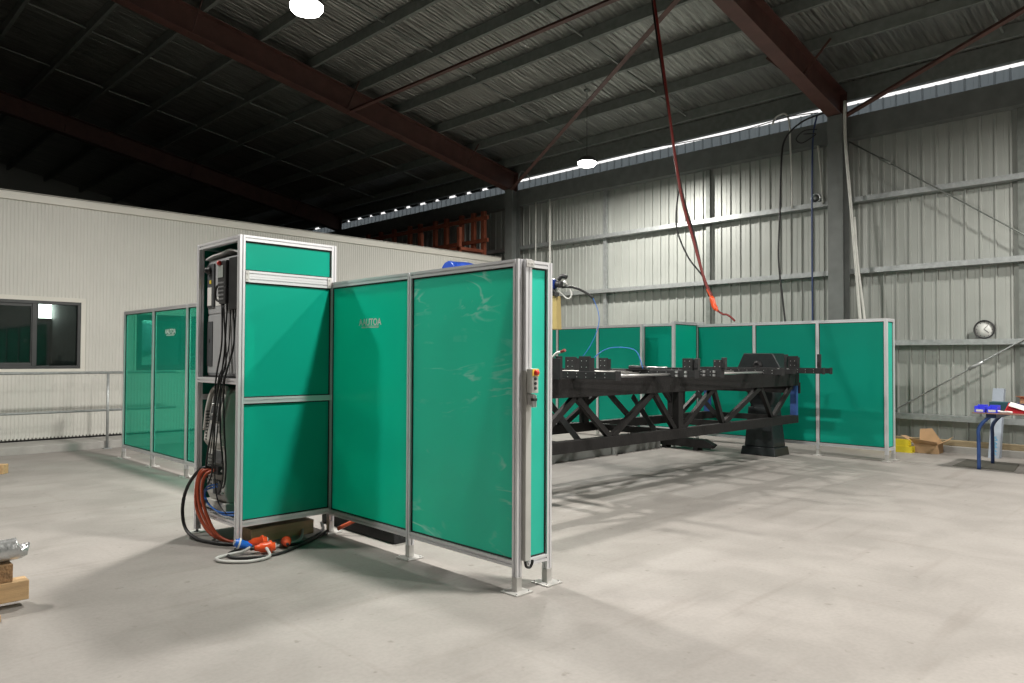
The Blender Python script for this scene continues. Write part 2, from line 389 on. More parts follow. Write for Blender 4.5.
# handrail
r = thing('handrail', (3.83,13.2,0), 'two rail galvanised handrail with round posts in front of the office wall', 'railing')
MB().tube([(-9,13.2,1.235),(4.9,13.2,1.235)], .021, 12, False).build('top_rail', 'galv', r)
MB().tube([(-9,13.2,.625),(4.9,13.2,.625)], .019, 12, False).build('middle_rail', 'galv', r)
for x in (3.83, 1.6, -.6, -2.8, -5.0):
    MB().cyl((x,13.2,.0),(x,13.2,1.22),.021,12).build('post', 'galv', r)
    MB().box(x-.06,x+.06,13.14,13.257,0,.012).build('base_plate', 'galv', r)

# ---------------------------------------------------------------- steel frame
def ibeam(h, w, tf=.016, tw=.011):
    a, b, t, f = w/2, h/2, tw/2, tf
    return [(-a,-b),(a,-b),(a,-b+f),(t,-b+f),(t,b-f),(a,b-f),(a,b),(-a,b),(-a,b-f),(-t,b-f),(-t,-b+f),(-a,-b+f)]
for y, cl in ((5.32,'grey steel column on the back wall, near the white conduits and clock bay'),(13.71,'grey steel column at the far end of the cream office wall')):
    r = thing('column', (13.6,y,0), cl, 'column')
    MB().extr((13.6,y,.13),(13.6,y,5.9), [(b,a) for a,b in ibeam(.30,.27)]).build('shaft', 'column', r)
    MB().box(13.42,13.78,y-.16,y+.16,.11,.13).build('base_plate', 'column', r)
rl = {5.35:'red oxide roof rafter meeting the column at upper right', 13.82:'red oxide roof rafter crossing the upper left of the picture', 22.4:'dim red rafter in the dark bay beyond the office'}
for y, lab in rl.items():
    r = thing('rafter', (13.55,y,6.1), lab, 'roof beam')
    h = .5; c = Vector((.0,0,-h/2))
    x0, x1 = 13.78, 0.
    MB().extr((x0,y,hr(x0)-h/2),(x1,y,hr(x1)-h/2), ibeam(h*.985,.25,.018,.012)).build('beam', 'redoxide', r)
    MB().box(13.76,13.78,y-.125,y+.125,hr(13.78)-.52,hr(13.78)+.01).build('end_plate', 'redoxide', r)
    for xf in (12.0, 8.6, 5.3):
        for sgn in (-1,1):
            MB().bar((xf,y+sgn*.1,hr(xf)-.46),(xf,y+sgn*.55,hr(xf)+.0), .04,.008, (1,0,0)).build('fly_brace', 'redoxide', r)
ords = ['first','second','third','fourth','fifth','sixth','seventh','eighth','ninth','tenth','eleventh','twelfth','thirteenth']
px = [13.35-1.12*k for k in range(12)]
for k, x in enumerate(px):
    r = thing('purlin', (x,9,hr(x)), 'grey steel roof purlin, %s up the slope from the back wall eave' % ords[k], 'purlin')
    z = hr(x)
    o = [(-.035,0),(.035,0),(.035,.02),(.031,.02),(.031,.004),(-.031,.004),(-.031,.196),(.031,.196),(.031,.18),(.035,.18),(.035,.2),(-.035,.2)]
    MB().extr((x,-10.9,z+.004),(x,30.3,z+.004), o).build('channel', 'galvdark', r)
    for y in (-2.9+2.8,-2.9+5.6,5.5+2.8,5.5+5.6,14+2.8,14+5.6):
        if k < len(px)-1:
            x2 = px[k+1]
            MB().bar((x-.04,y,z+.10),(x2+.04,y,hr(x2)+.06), .035,.03).build('bridging_bar', 'galvdark', r)
# eave strut and eave beam
o = MB().box(13.78,13.90,-10.9,30.3,6.225,6.56).build('eave_strut', 'galvdark'); tag(o, 'grey strut just above the bright slit along the eave', 'beam')
o = MB().extr((13.86,-10.9,5.71),(13.86,30.3,5.71), [(-.12,-.20),(.10,-.20),(.10,-.185),(-.10,-.185),(-.10,.185),(.10,.185),(.10,.20),(-.12,.20)][::-1]).build('eave_beam', 'column'); tag(o, 'long grey channel beam under the bright eave slit', 'beam')
ec = thing('eave_blocker', (13.94,18,6.2), 'row of added blocks cutting the bright eave slit into dashes beyond the office', 'light blocker')  # blocks added to break the light slit and darken the far bay
y = 14.6
while y < 24:
    MB().box(13.901,13.985,y,y+.42,6.19,6.56).build('slit_block', 'gasket', ec); y += .62+.25*random.random()
MB().box(13.901,13.985,y,30.3,6.19,6.56).build('slit_block', 'gasket', ec)
# girts
gl = ['lowest grey girt of the back wall, ending behind the blue legged table','grey girt carrying the round clock','third grey girt up the back wall, above the clock','topmost grey girt of the back wall']
for (z, lab) in zip((.575,1.84,3.14,4.44), gl):
    g = [(-.11,-.09),(.085,-.09),(.085,-.086),(-.106,-.086),(-.106,-.004),(.085,-.004),(.085,0),(-.11,0)]
    o = MB().extr((13.885,-10.9,z),(13.885,30.3,z), g).build('girt', 'galv'); tag(o, lab, 'girt')
# vertical mullions between girts
for y, lab in ((10.9,'slim vertical steel strut on the back wall above the green far screens'),(8.15,'vertical steel strut on the back wall behind the hanging hose'),(2.60,'vertical steel strut at the right edge of the back wall')):
    o = MB().box(13.90,13.965,y-.045,y+.045,.665,5.50).build('wall_strut', 'galv' if y > 8.5 else 'galvdark'); tag(o, lab, 'strut')
# tension rods
def rod(name, a, b, rr, mat, lab, cat='brace', tb=None):
    r = thing(name, a, lab, cat)
    MB().tube([a,b], rr, 8, False).build('rod', mat, r)
    if tb:
        A = Vector(a); B = Vector(b); p = A.lerp(B, tb); d = (B-A).normalized()*.12
        MB().tube([p-d,p+d], rr*2.1, 8, False).build('turnbuckle', mat, r)
    return r
rod('brace_rod', (13.74,5.17,5.45),(13.74,.1,1.6), .013, 'galvdark', 'thin diagonal brace rod high on the back wall right of the column', tb=.12)
rod('brace_rod', (13.74,4.9,.34),(13.74,.2,3.32), .013, 'galv', 'thin diagonal brace rod rising to the right below the clock', tb=.36)
# roof braces (red angle)
def brace(a, b, lab):
    o = MB().extr(a, b, [(-.045,-.045),(.045,-.045),(.045,-.035),(-.035,-.035),(-.035,.045),(-.045,.045)]).build('roof_brace', 'redoxide'); tag(o, lab, 'brace')
zz = lambda x: hr(x)-.54
brace((8.6,13.68,zz(8.6)),(8.6,5.49,zz(8.6)), 'red roof strut running between the two rafters')
brace((13.4,13.55,zz(13.4)),(8.9,5.49,zz(8.9)), 'red diagonal roof brace starting above the office end column')
brace((13.5,5.18,zz(13.5)),(8.9,-2.7,zz(8.9)), 'red diagonal roof brace leaving the right column towards the right edge')
# racks behind the office
r = thing('steel_rack', (13.2,18,.11), 'rusty orange steel frames stacked against the back wall beyond the office', 'rack')
k = 0
for y in [14.55,14.95,15.45,16.1,16.6,17.3,17.8,18.6,19.3,20,21]:
    MB().box(13.3,13.4,y-.06,y+.06,.11,5.42).build('upright', 'rackorange', r)
for z in (4.62,5.22): MB().box(13.24,13.30,14.3,21.2,z-.05,z+.05).build('rail', 'rackorange', r)
for y in (14.6,16.2,17.9,19.5,21): MB().box(12.5,12.58,y-.05,y+.05,.0,4.9).build('upright', 'rackorange', r)
MB().box(12.5,13.3,14.5,21.1,4.30,4.38).build('shelf', 'rackorange', r)

# ---------------------------------------------------------------- lamps
def lamp(loc, lab, pw=1.):
    x, y, z = loc
    r = thing('high_bay_lamp', loc, lab, 'lamp', 'high bay lamps hung from the roof')
    MB().lathe([(.05,.17),(.08,.165),(.17,.11),(.19,.08),(.195,.045),(.19,.04)], loc).build('housing', 'housing', r)
    MB().lathe([(.186,.04),(.186,.0),(.16,-.035),(.10,-.052),(.0,-.058)], loc).build('diffuser', 'glow', r)
    top = hr(min(13,abs(x)))+.2
    MB().tube([(x,y,z+.165),(x,y,top-.01)], .006, 6, False).build('cord', 'blackcable', r)
    MB().box(x-.05,x+.05,y-.05,y+.05,top-.02,top+.04).build('bracket', 'galvdark', r)
    L = bpy.data.lights.new('lamp_light', 'AREA'); L.shape = 'DISK'; L.size = .34; L.energy = LP*pw; L.color = (1,.965,.90)
    o = bpy.data.objects.new('lamp_light', L); o.location = (0,0,-.066); o.parent = r; C.objects.link(o)
    return r
LP = 330
lamp((4.24,7.65,5.5), 'glowing lamp at the top of the picture above the cabinet')
lamp((11.62,9.57,5.45), 'glowing lamp hanging in front of the back wall eave')
for p, lab in (((4.2,2.44,5.5),'lamp above and in front of the control post, out of the frame'),((-.2,7.9,5.5),'lamp over the open floor left of the cabinet, out of the frame'),
          ((11.3,.2,5.4),'lamp over the floor before the blue legged table, out of the frame'),
          ((6.5,-3.2,5.5),'lamp over the open floor at the far right, out of the frame')):
    lamp(p, lab, {-.2:.75, 6.5:1.5}.get(p[0], 1.))
L = bpy.data.lights.new('office_fill', 'AREA'); L.size = .6; L.energy = 90; L.color = (.9,1,1)  # unseen fill lamp added to brighten the pale panel behind the second window
o = bpy.data.objects.new('office_fill', L); o.location = (5.6,14.8,2.95); C.objects.link(o)
L = bpy.data.lights.new('office_fill', 'AREA'); L.size = .6; L.energy = 3; L.color = (.8,1,.95)
o = bpy.data.objects.new('office_fill', L); o.location = (2.2,16,2.95); C.objects.link(o)

# ---------------------------------------------------------------- welding screens
FT = 2.14; RB = .155; PW = .045
def post(x, y, lab, h=FT, plate=.15, w=.045, group=None):
    r = thing('screen_post', (x,y,0), lab, 'post', group)
    MB().prof((x,y,.10),(x,y,h), w, .045).build('upright', 'alu', r)
    MB().box(x-.024,x+.024,y-.024,y+.024,.01,.10).build('foot_bracket', 'plate', r, .003)
    p = plate/2
    b = MB().box(x-p,x+p,y-p,y+p,0,.01).build('base_plate', 'plate', r, .003)
    if x < 4:
        for sx in (-1,1):
            for sy in (-1,1): MB().cyl((x+sx*p*.75,y+sy*p*.75,.01),(x+sx*p*.75,y+sy*p*.75,.018),.007,8).build('bolt', 'silver', b)
    return r
def panel(ax, fixed, a, b, lab, mat='green', z0=RB, z1=FT, mids=(), extra=None, group=None):
    """screen panel between two posts along axis ax ('x' or 'y') at the fixed coordinate"""
    c = (a+b)/2
    loc = (c, fixed, 0) if ax == 'x' else (fixed, c, 0)
    r = thing('welding_screen', loc, lab, 'screen', group)
    a2, b2 = a+.0235, b-.0235
    def pt(u, v, z): return (u, v, z) if ax == 'x' else (v, u, z)
    for nm, z in (('top_rail', z1-.0225), ('bottom_rail', z0+.0225)):
        MB().prof(pt(a2,fixed,z), pt(b2,fixed,z)).build(nm, 'alu', r)
    for m in mids: MB().prof(pt(a2,fixed,m), pt(b2,fixed,m)).build('middle_rail', 'alu', r)
    cuts = [z0+.045]+[q for m in mids for q in (m-.0225,m+.0225)]+[z1-.045]
    for i in range(0, len(cuts), 2):
        lo, hi = cuts[i]-.004, cuts[i+1]+.004
        mb = MB()
        if ax == 'x': mb.box(a2-.004,b2+.004,fixed-.003,fixed+.003,lo,hi)
        else: mb.box(fixed-.003,fixed+.003,a2-.004,b2+.004,lo,hi)
        mb.build('sheet', mat, r)
        mb = MB(); g = .010; q = .007
        for (u0,u1,w0,w1) in ((a2,b2,cuts[i],cuts[i]+g),(a2,b2,cuts[i+1]-g,cuts[i+1]),(a2,a2+g,cuts[i]+g,cuts[i+1]-g),(b2-g,b2,cuts[i]+g,cuts[i+1]-g)):
            if ax == 'x': mb.box(u0,u1,fixed-q,fixed+q,w0,w1)
            else: mb.box(fixed-q,fixed+q,u0,u1,w0,w1)
        mb.build('gasket', 'gasket', r)
    return r
FX = 3.39
post(FX,3.365,'corner screen post with the emergency stop box at the near end of the fence')
post(3.675,3.365,'slim screen post at the right end of the narrow return screen')
post(FX,4.495,'screen post between the logo screen and the crinkled film screen')
post(FX,5.62,'screen post joining the logo screen to the tall cabinet')
panel('y',FX,3.365,4.495,'green screen covered in crinkled clear film beside the corner post','greenfilm')
P2 = panel('y',FX,4.495,5.62,'green screen with a white logo between cabinet and film screen','greennear')
panel('x',3.365,FX+.07,3.675,'narrow bright green return screen at the near corner', 'greenlit')
# left run behind the cabinet
LF = [(3.68,11.80),(3.645,10.62),(3.61,9.44),(3.58,8.26),(3.55,7.08)]
XL = 3.65
ys = [y for _, y in LF]
pl = ['far end post of the left screen run nearest the office wall','second post from the far end of the left screen run','third post of the left screen run, just left of the cabinet','fourth post of the left run, behind the cabinet','near end post of the left run, behind the cabinet']
for y, lab in zip(ys, pl): post(XL, y, lab, 2.16)
cl = ['farthest green screen of the left run, nearest the handrail','green screen with small white logo in the left run','green screen partly hidden by the left edge of the cabinet','hidden green screen of the left run behind the cabinet']
LP2 = []
for (a, b), lab in zip(zip(ys[1:], ys), cl): LP2.append(panel('y', XL, a, b, lab, 'greenclear', .155, 2.16))
# far run
BX = 11.6
by = [3.86,4.87,5.93,7.02]
bl = ['right end post of the far screen run beside the yellow steel','far screen post behind the overhanging black bar end','far screen post above the black headstock','far screen post where the run steps back to the tall gate post']
for y, lab in zip(by, bl): post(BX, y, lab, 2.11, .13)
bp = ['rightmost large green screen of the far run','second green screen from the right in the far run','third green screen from the right, above the black fixtures']
for (a, b), lab in zip(zip(by, by[1:]), bp): panel('y', BX, a, b, lab, 'green', .155, 2.11)
post(BX+.28,3.86,'slim rear post of the narrow return at the right end of the far run', 2.11, .13)
panel('x',3.86,BX,BX+.28,'narrow green return screen at the right end of the far run','greenlit',.155,2.11)
post(10.85,7.02,'tall screen post standing forward of the far run', 2.14, .13)
panel('x',7.02,10.85,BX,'green screen running forward from the far run beside the gate post','green',.155,2.14)
ay = [8.10,9.14,10.2,11.3]
al = ['wide gate post near the middle of the far left run','far left run post above the blue hose loop','far left run post right of the cabinet fence corner','far left run end post hidden behind the near fence']
for y, lab in zip(ay, al): post(11.45, y, lab, 2.14, .13)
ap = ['far green screen left of the wide gate post','far green screen behind the blue hose arc','far green screen hidden behind the near fence']
for (a, b), lab in zip(zip(ay, ay[1:]), ap): panel('y', 11.45, a, b, lab, 'green', .155, 2.14)
post(12.0,8.44,'grey post just right of the wide gate post in the far run', 2.17, .13, .09)
panel('y',12.0,7.10,8.44,'far green screen set back between the two gate posts','green',.155,2.17)

# logo lettering
def text(s, size, loc, parent, name='logo_lettering', ext=.0008):
    cu = bpy.data.curves.new('t', 'FONT'); cu.body = s; cu.size = size; cu.extrude = ext; cu.align_x = 'CENTER'; cu.offset = size*.02
    to = bpy.data.objects.new('t', cu); C.objects.link(to)
    dg = bpy.context.evaluated_depsgraph_get(); me = bpy.data.meshes.new_from_object(to.evaluated_get(dg))
    bpy.data.objects.remove(to)
    R = Matrix(((0,0,-1,0),(-1,0,0,0),(0,1,0,0),(0,0,0,1)))   # text x -> -Y, y -> Z, z -> -X
    off = parent.location
    me.transform(Matrix.Translation(Vector(loc)-off) @ R)
    me.materials.clear(); me.materials.append(M['white'])
    o = bpy.data.objects.new(name, me); C.objects.link(o); o.parent = parent; return o
def logo(parent, x, yc, z, w):
    o = text('AAUTOA', w*.29, (x-.0045,yc,z), parent); o['label'] = 'white company lettering'
    k = MB(); yy = yc+w/2
    for i in range(22):
        a = w*(.03+.94*i/22); k.box(x-.0048,x-.0036,yy-a-w*.03,yy-a,z-w*.085,z-w*.05)
    k.box(x-.0048,x-.0036,yc-w*.48,yc+w*.45,z-w*.03,z-w*.02)
    k.build('logo_underline', 'white', parent)
logo(P2, FX, 5.04, 1.76, .26)
logo(LP2[1], XL, 10.03, 1.80, .30)

# control post extras on the corner (faces the camera side)
r = thing('cable_duct_profile', (3.45,3.345,.2), 'double slotted aluminium profile and grey duct beside the corner post', 'profile')
MB().prof((3.441,3.345,1.42),(3.441,3.345,FT), .056, .062, .010).build('slotted_profile', 'alu', r)
MB().box(3.414,3.466,3.312,3.372,.20,1.42).build('duct_cover', 'lightgrey', r, .003)
MB().box(3.412,3.482,3.306,3.312,2.09,2.135).cyl((3.432,3.300,2.112),(3.432,3.308,2.112),.006,8).cyl((3.462,3.300,2.112),(3.462,3.308,2.112),.006,8).build('end_bracket', 'plate', r)
MB().tube([(3.435,3.335,.20),(3.435,3.325,.165),(3.46,3.315,.155),(3.475,3.31,.18),(3.477,3.31,.20)], .009).build('cable_tail', 'blackcable', r)
r = thing('emergency_stop_box', (3.45,3.29,1.42), 'grey switch box with red emergency stop and three buttons on the corner post', 'switch box')
MB().box(3.416,3.478,3.262,3.308,1.275,1.432).build('case', 'lightgrey', r, .004)
MB().box(3.418,3.476,3.256,3.262,1.385,1.430).build('yellow_plate', 'estopyellow', r)
MB().lathe([(.019,0),(.019,-.012),(.015,-.02),(.001,-.021)], (3.447,3.256,1.407), 20, 'y').build('stop_button', 'red', r)
for z in (1.368,1.338,1.308):
    b = MB().lathe([(.010,0),(.010,-.008),(.001,-.009)], (3.447,3.262,z), 14, 'y').build('push_button', 'cabdark', r)
r = thing('gate_lock', (3.445,3.29,1.2), 'small metal gate lock below the emergency stop box', 'lock')
MB().box(3.424,3.47,3.282,3.311,1.20,1.268).build('body', 'plate', r, .003)
MB().box(3.432,3.442,3.262,3.282,1.185,1.262).box(3.452,3.462,3.262,3.282,1.185,1.262).build('latch_arms', 'silver', r, .002)
MB().box(3.43,3.465,3.258,3.284,1.225,1.243).build('latch_block', 'black', r, .002)

# ---------------------------------------------------------------- tall cabinet
cx0, cx1, cy0, cy1, ch = 2.575, 3.39, 5.62, 6.41, 2.46
r = cab = thing('tall_cabinet', ((cx0+cx1)/2,(cy0+cy1)/2,0), 'tall open sided aluminium cabinet with green panels holding the robot controller', 'cabinet')
def vp(x, y, z0, z1): MB().prof((x,y,z0),(x,y,z1), .045, .045).build('post', 'alu', r)
vp(cx0,cy0,.03,ch); vp(cx0,cy1,.03,ch); vp(cx1,cy1,.03,ch)
MB().prof((cx1,cy0,FT+.001),(cx1,cy0,ch), .045,.045).build('post', 'alu', r)
for x, y in ((cx0,cy0),(cx0,cy1),(cx1,cy1)):
    MB().lathe([(.028,0),(.028,.008),(.010,.014),(.010,.032)], (x,y,0), 14).build('foot', 'gasket', r)
MB().box(cx0-.055,cx0+.055,cy1-.055,cy1+.055,0,.008).build('base_plate', 'plate', r)
zs = {'top_rail': ch-.0225, 'bottom_rail': .1925}
a, b = cx0+.0235, cx1-.0235
for nm, z in list(zs.items())+[('middle_rail',1.155),('middle_rail',2.112),('middle_rail',2.158)]:
    MB().prof((a,cy0,z),(b,cy0,z)).build(nm, 'alu', r)
MB().box(a,a+.03,cy0-.028,cy0-.0235,2.092,2.178).cyl((a+.015,cy0-.033,2.113),(a+.015,cy0-.028,2.113),.007,8).cyl((a+.015,cy0-.033,2.158),(a+.015,cy0-.028,2.158),.007,8).build('joint_plate', 'plate', r)
MB().box(b-.04,b,cy0-.028,cy0-.0235,2.092,2.178).cyl((b-.02,cy0-.033,2.113),(b-.02,cy0-.028,2.113),.007,8).cyl((b-.02,cy0-.033,2.158),(b-.02,cy0-.028,2.158),.007,8).build('joint_plate', 'plate', r)
for nm, z in (('top_rail',ch-.0225),('middle_rail',1.155),('bottom_rail',.1925)): MB().prof((a,cy1,z),(b,cy1,z)).build(nm, 'alu', r)
for x in (cx0,cx1):
    for nm, z in (('top_rail',ch-.0225),('shelf_rail',1.305),('bottom_rail',.1925)):
        y0 = cy0+.0235 if (x == cx0 or z > FT) else cy0+.03
        MB().prof((x,y0,z),(x,cy1-.0235,z)).build(nm, 'alu', r)
for lo, hi in ((.211,1.137),(1.173,2.094),(2.176,ch-.041)):
    MB().box(a-.004,b+.004,cy0-.003,cy0+.003,lo,hi).build('front_sheet', 'greennear', r)
    mb = MB(); g = .009; q = .006; l2, h2 = lo+.004, hi-.004
    mb.box(a,b,cy0-q,cy0+q,l2,l2+g).box(a,b,cy0-q,cy0+q,h2-g*1.3,h2).box(a,a+g,cy0-q,cy0+q,l2,h2).box(b-g,b,cy0-q,cy0+q,l2,h2)
    mb.build('gasket', 'gasket', r)
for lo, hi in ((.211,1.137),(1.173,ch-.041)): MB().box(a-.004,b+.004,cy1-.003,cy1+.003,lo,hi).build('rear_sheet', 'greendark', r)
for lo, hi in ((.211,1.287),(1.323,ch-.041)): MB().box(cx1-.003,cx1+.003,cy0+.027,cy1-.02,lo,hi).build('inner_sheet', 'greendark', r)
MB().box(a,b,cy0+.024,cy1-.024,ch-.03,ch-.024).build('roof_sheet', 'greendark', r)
MB().box(cx0+.024,b,cy0+.024,cy1-.024,1.329,1.337).build('shelf', 'blacksteel2', r)
MB().box(cx0+.024,b,cy0+.024,cy1-.024,.216,.224).build('bottom_shelf', 'blacksteel2', r)

# robot controller on the shelf
r = thing('robot_controller', (2.9,6.0,1.337), 'grey robot controller cabinet on the upper shelf of the tall cabinet', 'controller')
MB().box(2.63,3.20,5.665,6.375,1.337,2.33).build('case', 'cabgrey', r, .012)
MB().box(2.624,2.63,5.68,6.365,1.36,1.85).build('lower_door', 'cabgrey', r, .003)
MB().box(2.624,2.63,5.68,6.365,1.865,2.31).build('upper_door', 'cabgrey', r, .003)
MB().box(2.618,2.624,6.255,6.365,1.42,1.80).build('vent_panel', 'cabdark', r, .002)
MB().box(2.614,2.618,6.30,6.32,1.62,1.65).build('door_lock', 'black', r)
MB().box(2.610,2.624,6.22,6.35,1.92,2.29).build('switch_panel', 'cabdark', r, .003)
MB().box(2.606,2.610,6.255,6.335,1.935,2.09).build('rating_plate', 'white', r)
MB().box(2.605,2.610,6.265,6.295,2.12,2.15).build('warning_label', 'yellowlabel', r)
MB().lathe([(.036,0),(.036,-.02),(.022,-.022),(.022,-.045),(.001,-.046)], (2.610,6.30,2.235), 18, 'x').build('main_switch', 'black', r)
MB().lathe([(.014,0),(.014,-.02),(.001,-.021)], (2.624,6.09,2.275), 12, 'x').build('selector', 'black', r)
MB().box(2.620,2.624,6.10,6.20,1.93,2.0).build('label_plate', 'white', r)
# wrap on the controller
mb = MB(); n = 16
def wz(t): return 2.345+.022*math.sin(t*5.2-1.2)+.008*math.sin(t*11)
for i in range(n):
    t0, t1 = i/n, (i+1)/n
    y0, y1 = 6.375-.71*t0, 6.375-.71*t1
    mb.hull8([(2.60,y0,wz(t0)),(2.60,y1,wz(t1)),(3.2,y1,wz(t1)+.01),(3.2,y0,wz(t0)+.01),(2.60,y0,wz(t0)+.012),(2.60,y1,wz(t1)+.012),(3.2,y1,wz(t1)+.02),(3.2,y0,wz(t0)+.02)])
o = mb.build('plastic_wrap', 'film'); tag(o, 'rumpled clear plastic wrap lying on the grey controller', 'plastic sheet')
# teach pendant hung on the controller
r = thing('teach_pendant', (2.57,5.93,2.0), 'black teach pendant with grey screen and red button hung on the controller', 'teach pendant')
MB().box(2.555,2.605,5.86,6.02,2.07,2.285).build('upper_body', 'black', r, .012)
MB().frustum((2.56,2.602,5.875,6.0),(2.555,2.605,5.86,6.02),1.93,2.07).build('lower_body', 'black', r, .01)
MB().box(2.549,2.555,5.90,6.0,2.145,2.245).build('screen', 'screen', r, .002)
kb = MB()
for i in range(5):
    for j in range(4): kb.box(2.551,2.558,5.900+j*.025,5.910+j*.025,1.965+i*.033,1.978+i*.033)
kb.build('keypad', 'cabgrey', r)
MB().lathe([(.020,0),(.020,-.018),(.012,-.026),(.001,-.027)], (2.555,5.965,2.265), 18, 'x').build('stop_button', 'red', r)
MB().tube([(2.575,6.015,2.10),(2.555,6.045,2.06),(2.555,6.045,1.98),(2.575,6.0,1.95)], .010).build('grip', 'black', r)
MB().box(2.575,2.624,5.67,5.85,1.88,2.30).build('holder', 'blacksteel2', r, .006)
# cables hanging from the pendant
r = thing('cable_bundle', (2.62,5.85,1.3), 'bundle of black cables hanging down the open side of the tall cabinet', 'cable')
random.seed(3)
paths = [
 [(2.58,5.98,1.94),(2.575,5.965,1.6),(2.53,5.965,1.30),(2.515,5.94,.95),(2.525,5.99,.6),(2.535,6.1,.45)],
 [(2.58,5.94,1.94),(2.58,5.92,1.5),(2.53,5.93,1.28),(2.515,5.98,.85),(2.53,6.06,.7)],
 [(2.59,5.90,1.94),(2.58,5.92,1.55),(2.53,5.87,1.28),(2.515,5.83,.9),(2.52,5.78,.6),(2.53,5.86,.42),(2.54,5.98,.40)],
 [(2.59,5.84,1.94),(2.59,5.86,1.6),(2.53,5.86,1.3),(2.515,5.92,1.0),(2.53,6.0,.72),(2.54,6.04,.6)],
 [(2.59,5.80,1.94),(2.59,5.77,1.6),(2.53,5.80,1.3),(2.52,5.77,.95),(2.52,5.73,.62),(2.53,5.80,.46),(2.55,5.95,.50)],
 [(2.59,5.74,1.94),(2.59,5.78,1.6),(2.53,5.83,1.28),(2.515,5.87,1.0),(2.525,5.95,.6),(2.53,5.90,.35),(2.54,5.76,.26)],
 [(2.58,5.96,1.94),(2.58,5.89,1.45),(2.53,5.90,1.30),(2.515,6.0,.9),(2.525,6.12,.62),(2.53,6.10,.5)],
]
for i, p in enumerate(paths): MB().tube(p, .005 if i%2 else .0075, 6).build('cable', 'blackcable', r)
# welding power source
r = thing('welding_power_source', (2.85,6.12,.224), 'pale grey welding power source with curved top standing in the lower cabinet', 'welding machine')
def zprof(pts, y0, y1): return MB().poly([(x,y0,z) for x, z in pts], y1-y0, (0,1,0))
zprof([(2.635,.30),(2.61,.36),(2.615,.74),(2.575,.79),(2.58,.86),(2.64,1.19),(2.70,1.235),(3.1,1.235),(3.16,1.2),(3.16,.30)], 5.95, 6.31).build('case', 'lightgrey', r, .015)
MB().hull8([(2.578,6.02,.97),(2.578,6.20,.97),(2.62,6.20,.97),(2.62,6.02,.97),(2.61,6.02,1.16),(2.61,6.20,1.16),(2.66,6.20,1.16),(2.66,6.02,1.16)]).build('control_panel', 'cabdark', r, .004)
MB().tube([(2.578,5.975,.88),(2.60,5.975,1.08),(2.64,5.99,1.225),(2.66,6.12,1.243),(2.64,6.27,1.225),(2.60,6.285,1.08),(2.578,6.285,.88)], .017).build('handle', 'lightgrey', r)
vb = MB()
for i in range(10): vb.box(2.570,2.60,6.24,6.255,.80+i*.026,.812+i*.026)
for i in range(10): vb.box(2.603,2.618,6.20,6.29,.40+i*.030,.410+i*.030)
vb.build('vent_slots', 'cabdark', r)
MB().box(2.575,2.585,6.03,6.19,.84,.94).build('name_strip', 'cabgrey', r)
MB().box(2.600,2.615,6.0,6.16,.62,.72).build('wire_feed_window', 'cabdark', r)
kb = MB()
for y, z in ((6.05,1.10),(6.11,1.10),(6.17,1.10),(6.07,1.02),(6.15,1.02)):
    kb.lathe([(.010,0),(.010,-.014),(.001,-.015)], (2.605 if z>1.05 else 2.592,y,z), 10, 'x')
kb.build('knobs', 'silver', r)
MB().box(2.575,2.615,6.0,6.22,.53,.60).build('connector_block', 'black', r, .006)
MB().box(2.600,2.615,6.02,6.16,.36,.48).build('lower_panel', 'cabdark', r)
MB().box(2.61,3.16,5.93,6.33,.224,.30).build('base', 'lightgrey', r, .008)
for z in (.56,.38): MB().tube([(2.61,5.97,z),(2.57,5.93,z+.01),(2.56,5.88,z+.03)], .006).build('hook', 'silver', r)

# hoses and cables round the cabinet foot
def cable(name, mat, lab, paths, rr, cat='cable', part='strand'):
    if len(paths) == 1:
        o = MB().tube(paths[0], rr).build(name, mat); tag(o, lab, cat); return o
    r = thing(name, paths[0][0], lab, cat)
    for p in paths: MB().tube(p, rr).build(part, mat, r)
    return r
cable('orange_hose', 'orange', 'bundle of orange hoses bending from the cabinet down to the floor', [
  [(2.58,6.12,.57),(2.50,6.15,.56),(2.47,6.17,.44),(2.47,6.16,.25),(2.51,6.02,.08),(2.58,5.86,.022),(2.66,5.80,.02)],
  [(2.58,6.09,.57),(2.50,6.13,.55),(2.475,6.15,.43),(2.475,6.10,.26),(2.52,5.97,.09),(2.585,5.83,.022),(2.66,5.76,.02)],
  [(2.58,6.06,.57),(2.51,6.09,.53),(2.485,6.10,.41),(2.49,6.04,.25),(2.53,5.92,.08),(2.60,5.79,.022),(2.67,5.72,.02)]], .013, 'hose')
cable('black_cable', 'blackcable', 'thick black cable looping out left of the cabinet to the floor', [
  [(2.57,6.10,.58),(2.50,6.17,.57),(2.44,6.28,.42),(2.42,6.33,.24),(2.42,6.26,.08),(2.45,6.08,.018),(2.52,5.84,.016),(2.62,5.72,.014),(2.72,5.72,.014)]], .014)
cable('blue_hose', 'bluehose', 'blue air hose curving along the cabinet bottom rail', [
  [(2.57,6.00,.44),(2.53,6.12,.40),(2.54,6.16,.34),(2.545,6.10,.285),(2.54,5.95,.255),(2.54,5.80,.245),(2.60,5.70,.25),(2.70,5.70,.255)],
  [(2.57,6.00,.46),(2.53,6.10,.43),(2.53,6.17,.36),(2.535,6.12,.30),(2.53,5.97,.27),(2.53,5.82,.262),(2.60,5.72,.27),(2.70,5.71,.27)]], .007, 'hose')
cable('black_cable', 'blackcable', 'black cable snaking on the floor from the plugs to the screen post', [
  [(2.66,5.74,.012),(2.60,5.60,.012),(2.45,5.50,.012),(2.42,5.38,.012),(2.52,5.27,.012),(2.72,5.24,.012),(2.92,5.33,.012),(3.12,5.45,.012),(3.30,5.58,.012),(3.45,5.72,.012),(3.6,5.9,.012)],
  [(2.80,5.50,.012),(2.95,5.42,.012),(3.10,5.48,.012),(3.28,5.62,.012),(3.40,5.75,.012),(3.50,5.95,.012)]], .011)
